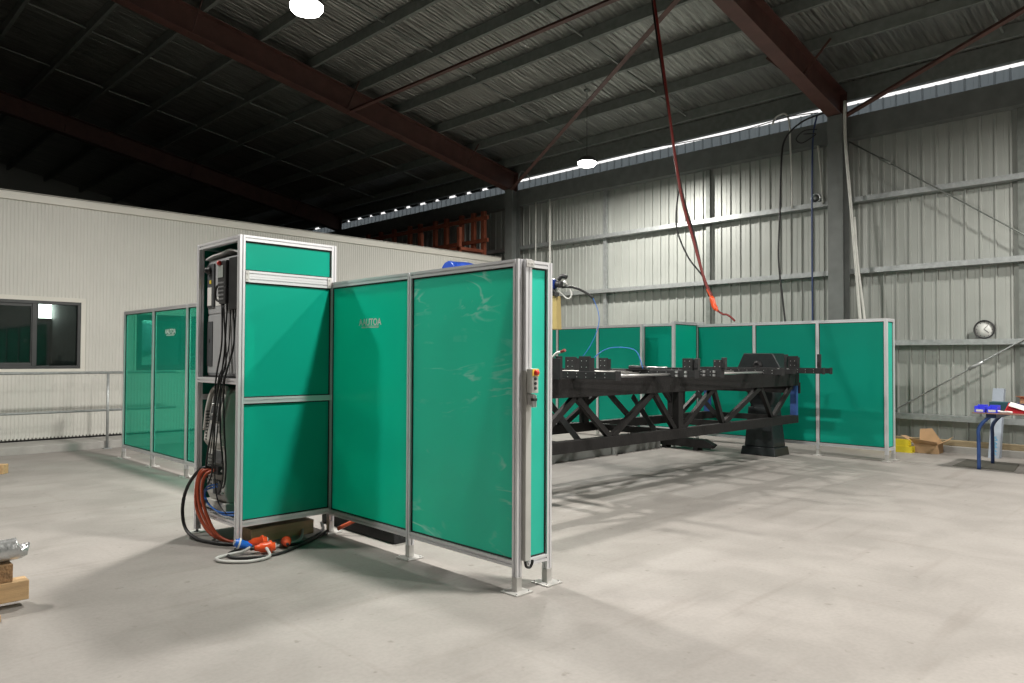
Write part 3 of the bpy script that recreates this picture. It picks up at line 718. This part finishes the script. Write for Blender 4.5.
cable('light_grey_cable', 'greycable', 'light grey cable looped on the floor before the orange plugs', [
  [(2.575,5.405,.055),(2.52,5.42,.03),(2.42,5.46,.014),(2.32,5.42,.014),(2.33,5.30,.014),(2.45,5.19,.014),(2.58,5.18,.014),(2.65,5.24,.016),(2.66,5.32,.05)],
  [(2.76,5.45,.014),(2.95,5.46,.014),(3.08,5.56,.014),(3.16,5.68,.03),(3.22,5.78,.10)]], .012)
cable('orange_hose', 'orange', 'short orange hose end showing under the logo screen', [[(3.39,5.50,.05),(3.45,5.44,.09),(3.56,5.36,.15),(3.70,5.3,.18)]], .017, 'hose')
def plug(loc, d, lab, mat='orangeplug', cat='plug', sc=1.):
    r = thing('power_plug', loc, lab, cat); p = Vector(loc); d = Vector(d).normalized()
    prof = [(0,.018),(.03,.026),(.045,.036),(.10,.038),(.105,.046),(.125,.046),(.13,.034),(.15,.032)]
    MB().tube([p+d*t*sc for t, _ in prof], [q*sc for _, q in prof], 18, False).build('body', mat, r)
    MB().tube([p+d*.107*sc, p+d*.123*sc], .049*sc, 18, False).build('collar', 'orangeplug' if mat != 'blueplug' else 'white', r)
    MB().tube([p-d*.03*sc, p], .014*sc, 10, False).build('cable_gland', 'black', r)
    MB().tube([p+d*.15*sc, p+d*.158*sc], .026*sc, 14, False).build('socket_face', 'greycable', r)
    return r
plug((2.60,5.39,.045), (.8,-.30,0), 'orange red power plug nearest the camera on the floor')
plug((2.62,5.56,.045), (.8,-.25,.05), 'orange red power plug lying behind, against the cabinet foot')
plug((2.84,5.33,.048), (.3,.75,.0), 'short orange red socket at the right of the plugs', sc=.8)
plug((2.60,5.44,.05), (-.9,.30,.35), 'blue power plug with white band beside the orange plugs', 'blueplug', sc=.85)
# timber and black block on the floor
o = MB().box(2.72,3.28,5.70,5.86,0,.115).build('timber_block', 'blockwood', None, .005); tag(o, 'brown timber block lying under the tall cabinet', 'timber')
r = thing('black_steel_block', (3.62,5.4,0), 'black steel bar lying on the floor under the logo screen', 'steel bar')
MB().box(3.53,3.68,4.89,6.0,0,.105).build('bar', 'blacksteel2', r, .01)
MB().cyl((3.605,4.892,.05),(3.605,4.884,.05),.018,14).build('end_hole', 'gasket', r)

# ---------------------------------------------------------------- long black positioner frame
NY, FY = 4.78, 6.05
r = pf = thing('positioner_frame', (8,5.4,.54), 'long black truss frame with fixture blocks inside the green cell', 'machine frame')
X0, X1 = 4.3, 10.62
for y in (NY, FY):
    MB().box(X0,X1,y-.05,y+.05,1.115,1.30).build('top_beam', 'blacksteel', r, .004)
    MB().box(X0,X1-.02,y-.045,y+.045,.575,.69).build('bottom_chord', 'blacksteel', r, .004)
def diag(y, xa, xb, w=.062, up=True):
    za, zb = (.68,1.12) if up else (1.12,.68)
    MB().bar((xa,y,za),(xb,y,zb), .05, w, (0,1,0) if False else (0,0,1)).build('diagonal', 'blacksteel', r)
for xa, xb in ((5.0,5.63),(6.21,6.95),(7.56,8.25),(8.50,9.50),(9.86,10.46)): diag(NY, xa, xb)
for xa, xb in ((5.63,6.18),(6.98,7.40),(8.28,8.50),(9.50,9.84)): diag(NY, xa, xb, .06, False)
for xa, xb in ((5.3,6.1),(6.9,7.7),(8.3,9.0),(9.5,10.3)): diag(FY, xa, xb, .06)
for xa, xb in ((6.1,6.9),(7.7,8.3),(9.0,9.5)): diag(FY, xa, xb, .06, False)
for y, xs in ((NY,(4.4,7.48)),(FY,(4.4,7.3,9.3))):
    for x in xs: MB().box(x-.05,x+.05,y-.04,y+.04,.685,1.12).build('vertical', 'blacksteel', r)
for x, y in ((10.55,NY),(10.3,FY)):
    MB().box(x-.035,x+.035,y-.045,y+.045,.685,1.12).build('blue_end_post', 'navy', r)['label'] = 'blue end post'
for x in (5.5,7.48,9.0,10.5):
    MB().box(x-.04,x+.04,NY+.046,FY-.046,.59,.67).build('cross_tie', 'blacksteel', r)
# inner braces with bright edges
for xa, xb, ya, yb in ((5.8,5.9,NY+.05,5.4),(7.15,7.3,NY+.05,5.3),(8.7,8.9,NY+.05,5.4)):
    MB().bar((xa,ya,.62),(xb,yb,1.05), .012,.07).build('gusset_brace', 'blacksteel2', r)
# cross bars with drilled face and overhanging ends
def crossbar(x, y0=4.2, y1=6.25, w=.07):
    b = MB().box(x-w/2,x+w/2,y0,y1,1.30,1.375).build('cross_bar', 'blacksteel2', r, .003)
    h = MB()
    y = y0+.12
    while y < min(y1, 5.9):
        for z in (1.32,1.355): h.cyl((x-w/2-.0015,y,z),(x-w/2+.001,y,z),.005,6)
        y += .115
    h.build('drilled_holes', 'silver', b)
    MB().box(x-w/2-.006,x+w/2+.006,y0-.012,y0,1.292,1.383).build('end_plate', 'blacksteel2', b, .002)
for x in (5.55,6.92,7.45,9.05,10.3,10.55): crossbar(x, y1=6.25, y0=4.2 if x < 8 else 4.25)
MB().box(9.9,10.0,4.5,6.2,1.30,1.36).build('cross_bar', 'blacksteel2', r)
for y, a, b in ((4.93,5.6,10.5),(5.9,5.6,10.5)): MB().box(a,b,y-.03,y+.03,1.305,1.345).build('slide_rail', 'steelplate', r)
MB().tube([(5.60,4.60,1.325),(7.0,4.50,1.33)], .012, 8, False).build('push_rod', 'silver', r)
MB().tube([(7.5,4.60,1.325),(9.05,4.50,1.33)], .012, 8, False).build('push_rod', 'silver', r)
MB().box(5.7,8.2,5.0,5.85,1.346,1.358).build('table_plate', 'steelplate', r)
# fixture blocks
def block(x, y, w=.13, d=.03, h=.15, mat='blacksteel2', z=1.375):
    b = MB().box(x-d/2,x+d/2,y-w/2,y+w/2,z,z+h).build('fixture_block', mat, r, .002)
    MB().box(x+d/2,x+d/2+.05,y-w/2,y-w/2+.02,z,z+h*.9).build('fixture_web', mat, b)
    k = MB()
    for dy in (-.03,.03):
        for dz in (.04,.1): k.cyl((x-d/2-.002,y+dy,z+dz),(x-d/2,y+dy,z+dz),.005,6)
    k.build('bolt_heads', 'silver', b)
def atx(px_, X):   # centre line helper: column of the picture at depth plane X
    t = (px_-512)/740; return X*(.7099-.7043*t)/(.7043+.7099*t)
for pxx, X, w, h in ((571,6.0,.14,.14),(585,5.55,.13,.145),(603.5,6.9,.12,.13),(688,6.92,.12,.13),(718,7.45,.10,.115),(793,10.3,.14,.17)):
    block(X, atx(pxx,X), w, .03, h)
for pxx, X in ((697,6.95),(724,7.47),(786,10.3),(819,10.55)):
    y = atx(pxx, X)
    b = MB().box(X-.02,X+.03,y-.022,y+.022,1.375,1.375+.15*(X/8.)).build('clamp_post', 'black', r, .003)
    MB().box(X-.03,X-.02,y-.018,y+.018,1.40,1.46).build('clamp_pad', 'blacksteel2', b)
for pxx, X in ((679,6.92),(688,6.92),(706,7.45),(716,7.45),(780,10.3),(789,10.3),(809,10.55),(816,10.55)):
    y = atx(pxx, X); k = MB().box(X-.052,X-.034,y-.012,y+.012,1.305,1.33).box(X-.052,X-.034,y-.012,y+.012,1.345,1.37)
    k.build('clamp_bolt', 'silver', r)
# upright lever bracket at left and cylinder
MB().box(5.2,5.28,4.64,4.66,1.30,1.52).box(5.18,5.20,4.58,4.72,1.30,1.50).build('lever_bracket', 'blacksteel2', r, .003)
MB().tube([(5.20,4.70,1.50),(5.20,4.65,1.545),(5.20,4.59,1.56)], .012).build('lever', 'white', r)
MB().cyl((5.20,4.59,1.56),(5.20,4.54,1.575),.014,10).build('lever_grip', 'redhose', r)
MB().cyl((6.9,5.05,1.40),(6.9,4.83,1.40),.022,12).build('air_cylinder', 'black', r)
MB().cyl((6.9,4.83,1.40),(6.9,4.55,1.405),.009,8).build('cylinder_rod', 'silver', r)
MB().box(6.86,6.94,4.80,5.08,1.375,1.385).build('cylinder_base', 'blacksteel2', r)

# blue air hoses over the table
cable('air_hose', 'bluehose', 'thin blue air hose arching over the black frame', [[(5.9,4.85,1.38),(5.95,4.78,1.52),(6.0,4.66,1.60),(6.05,4.50,1.61),(6.1,4.38,1.57),(6.14,4.33,1.40)]], .0045, 'hose')
# headstock pedestal
r = thing('headstock_pedestal', (11.1,5.5,0), 'charcoal tapered pedestal with trapezoid head at the end of the black frame', 'machine pedestal')
MB().frustum((10.86,11.36,5.22,5.80),(10.88,11.34,5.24,5.78),0,.13).build('base', 'pedestal', r, .012)
MB().frustum((10.90,11.32,5.27,5.75),(10.93,11.26,5.32,5.70),.13,.75).build('column', 'pedestal', r, .012)
MB().lathe([(.20,.0),(.22,.02),(.22,.28),(.20,.30)], (10.93,5.50,.93), 28, 'x').build('gear_housing', 'pedestal', r)
MB().frustum((10.97,11.24,5.34,5.68),(10.97,11.24,5.30,5.72),.75,1.27).build('neck', 'pedestal', r, .01)
MB().poly([(10.86,5.12,1.27),(10.86,5.86,1.27),(10.86,5.85,1.36),(10.86,5.74,1.59),(10.86,5.26,1.59),(10.86,5.13,1.36)], .40, (1,0,0)).build('head_housing', 'pedestal', r, .012)
MB().lathe([(.075,0),(.075,-.02),(.055,-.022),(.055,-.045),(.03,-.046),(.028,-.03),(.001,-.03)], (10.86,5.50,1.40), 24, 'x').build('hub', 'blacksteel2', r)
MB().box(10.625,10.66,NY-.05,FY+.05,1.0,1.16).build('face_plate', 'blacksteel', r, .003)
MB().lathe([(.12,.0),(.12,.23),(.10,.232)], (10.66,5.50,1.08), 24, 'x').build('spindle', 'blacksteel2', r)
# tailstock / floor stand behind
r = thing('floor_stand', (10.8,7.0,0), 'low black T shaped floor stand behind the truss', 'stand')
MB().poly([(10.66,6.16,.11),(10.66,6.22,.05),(10.66,7.66,.05),(10.66,7.66,.19),(10.66,6.34,.19)], .14, (1,0,0)).build('foot_beam', 'blacksteel', r, .004)
MB().box(10.68,10.78,6.75,6.87,.19,1.25).build('upright', 'blacksteel', r, .004)
MB().box(10.66,10.82,6.45,6.53,0,.05).build('foot_pad', 'blacksteel', r)
MB().box(10.66,10.82,7.05,7.13,0,.05).build('foot_pad', 'blacksteel', r)
# grey robot track on the floor
r = thing('robot_track', (8,7.2,0), 'grey steel base beam on the floor behind the black truss', 'steel beam')
MB().box(4.6,10.6,7.12,7.42,.0,.175).build('beam', 'greyrail', r, .006)
for x in (5.4,7.85,9.3): MB().box(x-.03,x+.03,7.06,7.12,0,.17).build('anchor_lug', 'greyrail', r)
MB().box(4.7,10.5,7.20,7.34,.175,.20).build('guide_rail', 'blacksteel', r)
MB().tube([(7.6,7.13,.185),(9.0,7.13,.185)], .010, 8, False).build('blue_air_line', 'bluehose', r)

# ---------------------------------------------------------------- robot
r = thing('welding_robot', (6.3,7.6,0), 'blue welding robot arm reaching over the screens inside the cell', 'robot')
MB().lathe([(.30,0),(.30,.03),(.22,.04),(.20,.55),(.26,.58),(.26,.62)], (6.30,7.60,0), 28).build('riser', 'greyrail', r)
MB().lathe([(.24,0),(.24,.10),(.20,.14),(.17,.30)], (6.30,7.60,.62), 28).build('base', 'robotblue', r)
MB().box(6.15,6.45,7.42,7.78,.90,1.35).build('shoulder', 'robotblue', r, .05, 4)
MB().frustum((6.2,6.36,7.45,7.75),(6.22,6.34,7.33,7.51),1.2,2.60).build('upper_arm', 'robotblue', r, .04, 4)
MB().lathe([(.13,-.14),(.14,-.12),(.14,.12),(.13,.14)], (6.30,7.40,2.62), 24, 'x').build('elbow_joint', 'robotblue', r)
A = Vector((6.30,7.42,2.65)); Bq = Vector((6.50,6.02,2.40))
MB().tube([A, A.lerp(Bq,.15), A.lerp(Bq,.3), A.lerp(Bq,.7), Bq], [.115,.125,.10,.075,.062], 16, False).build('forearm', 'robotblue', r)
for k, t in enumerate((.05,.14)):
    p = A.lerp(Bq, t); MB().tube([p+Vector((-.12,0,-.02)),p+Vector((-.145,0,-.02))], .05, 16, False).build('motor_cap', 'robotblue', r)
MB().lathe([(.062,-.07),(.07,-.06),(.07,.06),(.062,.07)], (6.52,5.93,2.38), 20, 'x').build('wrist', 'robotblue', r)
MB().cyl((6.545,5.86,2.38),(6.57,5.79,2.37),.04,16).build('tool_flange', 'black', r)
MB().tube([(6.56,5.84,2.43),(6.58,5.80,2.47),(6.60,5.74,2.46)], .028).build('torch_body', 'black', r)
MB().tube([(6.6,5.78,2.42),(6.62,5.76,2.36)], .02).build('torch_neck', 'silver', r)
MB().tube([(6.58,5.80,2.34),(6.62,5.70,2.34),(6.66,5.60,2.31),(6.70,5.50,2.25),(6.72,5.44,2.20)], .014).build('dress_pack', 'blackcable', r)
MB().tube([(6.56,5.88,2.33),(6.58,5.80,2.26),(6.60,5.72,2.20),(6.62,5.68,2.24),(6.62,5.70,2.31)], .010).build('loop_cable', 'greycable', r)
MB().tube([(6.72,5.44,2.20),(6.74,5.38,2.05),(6.74,5.37,1.90),(6.73,5.45,1.70),(6.70,5.60,1.50),(6.6,5.75,1.37)], .004).build('blue_air_line', 'bluehose', r)
MB().frustum((6.52,6.62,5.83,5.95),(6.53,6.61,5.84,5.94),1.84,2.24).build('tool_cover', 'paleyellow', r, .008)
MB().cyl((6.57,5.89,2.24),(6.55,5.92,2.34),.03,12).build('tool_neck', 'black', r)
MB().cyl((6.52,5.83,2.25),(6.50,5.80,2.25),.028,12).build('tool_valve', 'black', r)

# ---------------------------------------------------------------- hanging services
r = thing('hanging_hose', (10.6,7.2,7.0), 'red and black hoses hanging from the roof to an orange connector', 'hose')
hp = [(9.300,6.44,7.42),(9.300,6.324,6.708),(9.300,6.157,5.592),(9.300,5.915,4.011),(9.300,5.692,3.221),(9.300,5.506,2.616),(9.300,5.394,2.384)]
MB().tube([(x,y,z) for x,y,z in hp], .021).build('red_hose', 'redhose', r)
MB().tube([(x+.03,y+.04*math.sin(i*1.3)+.02,z) for i,(x,y,z) in enumerate(hp)], .015).build('black_hose', 'blackcable', r)
MB().tube([(9.300,5.924,4.011),(9.300,5.971,3.453),(9.300,5.785,2.988),(9.300,5.534,2.663),(9.300,5.385,2.356)], .012).build('black_hose', 'blackcable', r)
MB().tube([(9.300,5.459,2.486),(9.300,5.394,2.356),(9.300,5.357,2.244),(9.300,5.301,2.170)], [.022]*6+[.036]*10+[.02]*3, 10).build('orange_connector', 'orangeplug', r)['label'] = 'orange connector'
MB().tube([(9.300,5.301,2.170),(9.300,5.227,2.123),(9.300,5.171,2.114),(9.300,5.115,2.086),(9.300,5.041,2.021)], .014).build('pigtail', 'redhose', r)
cable('black_conduit', 'blackcable', 'black cable arching out from the column and hanging to the far screen', [[(13.42,5.50,5.98),(13.40,5.9,5.90),(13.40,6.22,5.65),(13.40,6.30,5.2),(13.40,6.33,4.3),(13.40,6.36,3.4),(13.40,6.28,2.6),(13.40,6.20,1.9)]], .018)
cable('blue_conduit', 'darknavy', 'dark blue cable hanging straight just left of the column', [[(13.40,5.62,5.95),(13.40,5.70,5.5),(13.40,5.72,4.2),(13.40,5.72,2.6),(13.40,5.72,1.9)]], .016)
cable('cable_coil', 'blackcable', 'small black cable loops tied beside the column top', [[(13.40,5.62,5.70),(13.38,5.85,5.72),(13.38,6.0,5.60),(13.38,5.9,5.5),(13.38,5.72,5.56),(13.38,5.64,5.62),(13.38,5.86,5.66)]], .012)
cable('roof_cable', 'blackcable', 'thin black cable running along the bright eave slit to the column', [[(13.55,5.66,6.05),(13.6,6.3,6.12),(13.6,7.4,6.06),(13.6,8.9,6.12),(13.6,9.6,6.2)]], .009)
r = thing('white_conduit', (13.38,5.2,4), 'pair of white pipes leaning from the column top down to the screens', 'pipe')
MB().tube([(13.40,5.12,6.1),(13.38,5.11,5.4),(13.38,5.02,4.2),(13.38,4.91,2.7),(13.38,4.84,1.7)], .028).build('pipe', 'whitepvc', r)
MB().tube([(13.38,4.96,4.0),(13.38,4.91,3.2),(13.38,4.82,2.4),(13.38,4.75,1.7)], .020).build('pipe', 'whitepvc', r)
cable('white_conduit', 'whitepvc', 'white pipe rising to the eave left of the hanging black cable', [[(13.757,6.26,4.40),(13.757,6.26,5.0),(13.70,6.26,5.6),(13.66,6.26,6.02),(13.62,6.32,6.2),(13.62,6.50,6.18),(13.62,6.58,6.05)]], .018, 'pipe')
cable('white_conduit', 'whitepvc', 'short grey conduit on the left side of the column', [[(13.752,5.75,5.50),(13.752,5.70,5.0),(13.752,5.66,4.40)]], .022, 'pipe')
r = thing('pipe_reel', (13.88,5.84,4.441), 'small round coil of grey pipe sitting on the top girt by the column', 'coil')
MB().lathe([(.10,0),(.10,-.05),(.07,-.05),(.07,0)], (13.90,5.84,4.541), 20, 'x').build('coil', 'galv', r)
MB().lathe([(.045,0),(.045,-.05),(.001,-.05)], (13.90,5.84,4.541), 14, 'x').build('hub', 'column', r)
for px_, y, rr, lab in ((0,13.02,.016,'thinner white vertical pipe on the back wall beside the office end column'),(1,12.52,.028,'thicker white vertical pipe on the back wall right of its thin twin')):
    cable('white_conduit', 'whitepvc', lab, [[(13.774-rr,y,.12),(13.774-rr,y,3.0),(13.774-rr,y,5.50)]], rr, 'pipe')
cable('loose_strap', 'galv', 'bright curled strip of foil at the eave by the far rafter end', [[(13.6,13.5,6.15),(13.5,13.3,6.30),(13.5,13.1,6.2),(13.55,13.0,6.0)]], .012, 'strap')

# ---------------------------------------------------------------- clock
r = thing('wall_clock', (13.8,3.12,1.845), 'round black rimmed clock standing on the second girt', 'clock')
cc = (13.86,3.11,1.995)
MB().lathe([(.152,0),(.152,-.035),(.146,-.045),(.134,-.045),(.130,-.03),(.130,-.012)], cc, 36, 'x').build('rim', 'black', r)
MB().lathe([(.131,-.012),(.131,-.018),(.001,-.018)], cc, 36, 'x').build('dial', 'clockface', r)
k = MB()
for i in range(12):
    a = 2*PI*i/12; s_, c_ = math.sin(a), math.cos(a)
    k.bar((cc[0]-.020,cc[1]-s_*.105,cc[2]+c_*.105),(cc[0]-.020,cc[1]-s_*.122,cc[2]+c_*.122), .006,.003, (1,0,0))
k.build('hour_marks', 'black', r)
MB().bar((cc[0]-.022,cc[1],cc[2]),(cc[0]-.022,cc[1]-.065,cc[2]-.055), .008,.003,(1,0,0)).build('hour_hand', 'black', r)
MB().bar((cc[0]-.024,cc[1]+.01,cc[2]),(cc[0]-.024,cc[1]-.055,cc[2]+.07), .006,.003,(1,0,0)).build('minute_hand', 'black', r)

# ---------------------------------------------------------------- table at the right
TZ = .785
r = thing('work_table', (12.2,2.2,0), 'thin topped work table on curved blue steel legs at the right edge', 'table')
MB().box(11.62,12.62,1.2,2.77,TZ-.014,TZ).build('tabletop', 'tablewood', r, .003)
for x, m in ((11.75,'navy'),(12.5,'darknavy')):
    for y, s in ((2.72,-1),(1.44,1)):
        MB().tube([(x,y,0),(x,y,.4),(x,y,.54),(x,y+s*.05,.64),(x,y+s*.16,TZ-.03)], .024, 10).build('leg', m, r)
MB().box(11.70,12.54,2.50,2.62,TZ-.075,TZ-.014).build('underframe', 'darknavy', r, .004)
MB().box(11.70,12.54,1.54,1.66,TZ-.075,TZ-.014).build('underframe', 'darknavy', r, .004)
def pbin(y, lab):
    r = thing('parts_bin', (11.76,y,TZ), lab, 'bin', 'blue parts bins on the table')
    x0, x1, y0, y1 = 11.68, 11.86, y-.062, y+.062; t = .006
    mb = MB().box(x0,x1,y0,y1,TZ,TZ+t).box(x1-t,x1,y0,y1,TZ+t,TZ+.10).box(x0,x1-t,y0,y0+t,TZ+t,TZ+.085).box(x0,x1-t,y1-t,y1,TZ+t,TZ+.085).box(x0,x0+t,y0+t,y1-t,TZ+t,TZ+.05)
    mb.build('tray', 'binblue', r, .002)
    MB().box(x0-.002,x0,y0+.02,y1-.02,TZ+.012,TZ+.04).build('label_card', 'paper', r)
pbin(2.69, 'blue parts bin at the left corner of the table'); pbin(2.545, 'blue parts bin second from the left corner of the table')
o = MB().box(12.32,12.52,2.47,2.72,TZ,TZ+.12).build('tool_case', 'teal', None, .01); tag(o, 'dark teal case behind the blue bins on the table', 'case')
r = thing('cloth_bundle', (11.95,2.3,TZ), 'red and white cloth heap on the table', 'cloth')
MB().hull8([(11.8,2.10,TZ),(11.8,2.44,TZ),(12.2,2.46,TZ),(12.2,2.0,TZ),(11.9,2.14,TZ+.03),(11.9,2.40,TZ+.12),(12.1,2.44,TZ+.13),(12.1,2.05,TZ+.02)]).build('red_cloth', 'redcloth', r, .01)
MB().hull8([(11.78,2.16,TZ+.03),(11.78,2.38,TZ+.10),(12.0,2.40,TZ+.13),(12.0,2.10,TZ+.05),(11.79,2.18,TZ+.045),(11.79,2.37,TZ+.12),(11.99,2.39,TZ+.145),(11.99,2.12,TZ+.065)]).build('white_cloth', 'paper', r, .004)
o = MB().tube([(11.72,2.52,TZ+.016),(11.72,2.48,TZ+.024),(11.73,2.43,TZ+.016),(11.72,2.37,TZ+.02),(11.73,2.32,TZ+.014)], .014).build('crumpled_paper', 'paper'); tag(o, 'crumpled white paper at the front edge of the table', 'paper')
r = thing('navy_case', (12.3,1.95,TZ), 'navy case on the table beside the right edge', 'case')
MB().box(12.25,12.58,1.75,2.42,TZ,TZ+.11).build('body', 'navycase', r, .01)
MB().box(12.24,12.25,2.05,2.15,TZ+.03,TZ+.05).build('catch', 'silver', r)
r = thing('cardboard_box', (12.3,1.9,TZ+.11), 'open cardboard box standing on the navy case', 'box')
MB().box(12.28,12.54,1.85,2.34,TZ+.11,TZ+.19).build('body', 'cardboard', r)
MB().poly([(12.28,1.85,TZ+.19),(12.28,2.34,TZ+.19),(12.20,2.38,TZ+.215),(12.20,1.83,TZ+.215)], .004, (0,0,1)).build('flap', 'cardboard', r)
# tall carton behind the table
r = thing('tall_carton', (13.3,2.87,0), 'tall narrow pale blue carton leaning on the wall behind the table', 'carton')
MB().hull8([(13.22,2.79,0),(13.36,2.79,0),(13.36,2.94,0),(13.22,2.94,0),(13.56,2.79,1.06),(13.68,2.79,1.05),(13.68,2.94,1.05),(13.56,2.94,1.06)]).build('box', 'cartonblue', r, .004)
mb = MB()
for i in range(5):
    z0 = .05+.055*i; x = 13.22+.34*z0/1.06-.004
    mb.bar((x,2.83,z0),(x+.014,2.90 if i%2 else 2.87,z0+.045), .014,.002,(1,0,0)); mb.bar((x+.014,2.90 if i%2 else 2.87,z0+.045),(x+.016,2.84,z0+.055), .010,.002,(1,0,0))
mb.build('blue_print', 'printblue', r)
# mat, timbers, box, yellow steel
o = MB().poly([(11.82,3.06,0),(12.74,3.10,0),(12.74,2.44,0),(11.82,2.33,0)], .008, (0,0,1)).build('floor_mat', 'mat'); tag(o, 'dark grey mat lying on the floor under the blue table leg', 'mat')
o = MB().box(13.50,13.62,1.0,4.6,.11,.20).build('timber_batten', 'wood2', None, .005); tag(o, 'long timber batten lying on the kerb behind the cardboard box and table', 'timber')
r = thing('cardboard_box', (13.25,3.75,0), 'opened flattened cardboard box with raised flaps on the floor by the back wall', 'box')
x0, x1, y0, y1 = 13.1, 13.40, 3.60, 3.95
MB().box(x0,x1,y0,y1,0,.006).box(x0,x0+.006,y0,y1,.006,.15).box(x1-.006,x1,y0,y1,.006,.15).box(x0+.006,x1-.006,y0,y0+.006,.006,.15).box(x0+.006,x1-.006,y1-.006,y1,.006,.15).build('body', 'cardboard', r)
for nm, pts, ax in (('flap',[(x0,y0,.15),(x0,y1,.15),(x0-.13,y1+.03,.24),(x0-.13,y0-.02,.20)],(0,0,1)),('flap',[(x1,y0,.15),(x1,y1,.15),(x1+.03,y1,.36),(x1+.03,y1-.18,.38)],(-1,0,0)),
      ('flap',[(x0,y1,.15),(x1,y1,.15),(x1-.03,y1+.20,.24),(x0+.02,y1+.20,.26)],(0,0,1)),('flap',[(x0,y0,.15),(x1,y0,.15),(x1-.02,y0-.15,.27),(x0+.03,y0-.17,.24)],(0,0,1))):
    MB().poly(pts, .004, ax).build(nm, 'cardboard', r)
def chan(x0, x1, z, lab, dy):
    t = .008; r = MB().box(x0,x0+t,3.93+dy,5.1,z,z+.10).box(x1-t,x1,3.93+dy,5.1,z,z+.10).box(x0+t,x1-t,3.93+dy,5.1,z,z+t).box(x0+t,x0+.03,3.93+dy,5.1,z+.092,z+.10).build('yellow_channel', 'yellow')
    tag(r, lab, 'steel channel')
chan(12.96,13.10,0,'lower yellow steel channel lying on the floor beside the far screens',0)
chan(12.98,13.12,.101,'upper yellow steel channel resting on the lower one',.06)

# ---------------------------------------------------------------- timbers at the left edge
r = thing('timber_pallet', (.9,5.4,0), 'pale timber end jutting in at the left edge of the floor', 'pallet')
d = Vector((math.cos(2.2),math.sin(2.2),0))
def tb(c, dirv, L, w, z0, z1, nm, mat, par):
    c = Vector(c); dv = Vector(dirv).normalized()
    return MB().bar((c.x,c.y,(z0+z1)/2),(c.x+dv.x*L,c.y+dv.y*L,(z0+z1)/2), w, z1-z0).build(nm, mat, par, .004)
def bx(x0,x1,y0,y1,z0,z1,nm,mat,par): return MB().box(x0,x1,y0,y1,z0,z1).build(nm, mat, par, .004)
bx(.05,1.10,5.22,5.34,.04,.155,'board','wood',r)
bx(.80,.92,5.0,5.9,.0,.04,'skid','wood',r)
bx(.15,.27,5.0,5.9,.0,.04,'skid','wood',r)
o = bx(.86,1.02,5.24,5.36,.156,.26,'chip_block','chip',None); tag(o, 'square brown chipboard block on the pale timber', 'block')
o = MB().tube([(1.06,5.30,.345),(1.02,5.30,.335),(.7,5.30,.325),(.3,5.30,.30)], [.03,.052,.06]+[.066]*16, 14).build('wrapped_pipe', 'foil_pack'); tag(o, 'silver plastic wrapped roll resting on the brown block', 'roll')
o = MB().bar((2.09,11.25,.06),(1.3,11.9,.06), .12,.12).build('timber_beam', 'wood', None, .005); tag(o, 'small timber end at the left edge before the handrail', 'timber')

# ---------------------------------------------------------------- world, camera, view
w = bpy.data.worlds.new('World'); bpy.context.scene.world = w; w.use_nodes = True
bg = w.node_tree.nodes['Background']; bg.inputs[0].default_value = (1,.985,.97,1); bg.inputs[1].default_value = 1.1
cam = bpy.data.cameras.new('Camera'); co = bpy.data.objects.new('Camera', cam); C.objects.link(co)
cam.sensor_width = 36; cam.lens = 740/1024*36; cam.clip_end = 200
az = math.atan2(.7099,.7043); pit = math.atan(16.5/740); rol = math.radians(.25)
F0 = Vector((math.cos(az),math.sin(az),0)); R0 = Vector((math.sin(az),-math.cos(az),0)); U0 = Vector((0,0,1))
F = F0*math.cos(pit)+U0*math.sin(pit); U = U0*math.cos(pit)-F0*math.sin(pit)
Rr = R0*math.cos(rol)+U*math.sin(rol); Uu = U*math.cos(rol)-R0*math.sin(rol)
mt = Matrix((Rr, Uu, -F)).transposed().to_4x4(); mt.translation = (0,0,1.5); co.matrix_world = mt
sc = bpy.context.scene; sc.camera = co
vs = sc.view_settings; vs.view_transform = 'Standard'; vs.look = 'None'; vs.gamma = 1; vs.use_curve_mapping = False; vs.exposure = .14
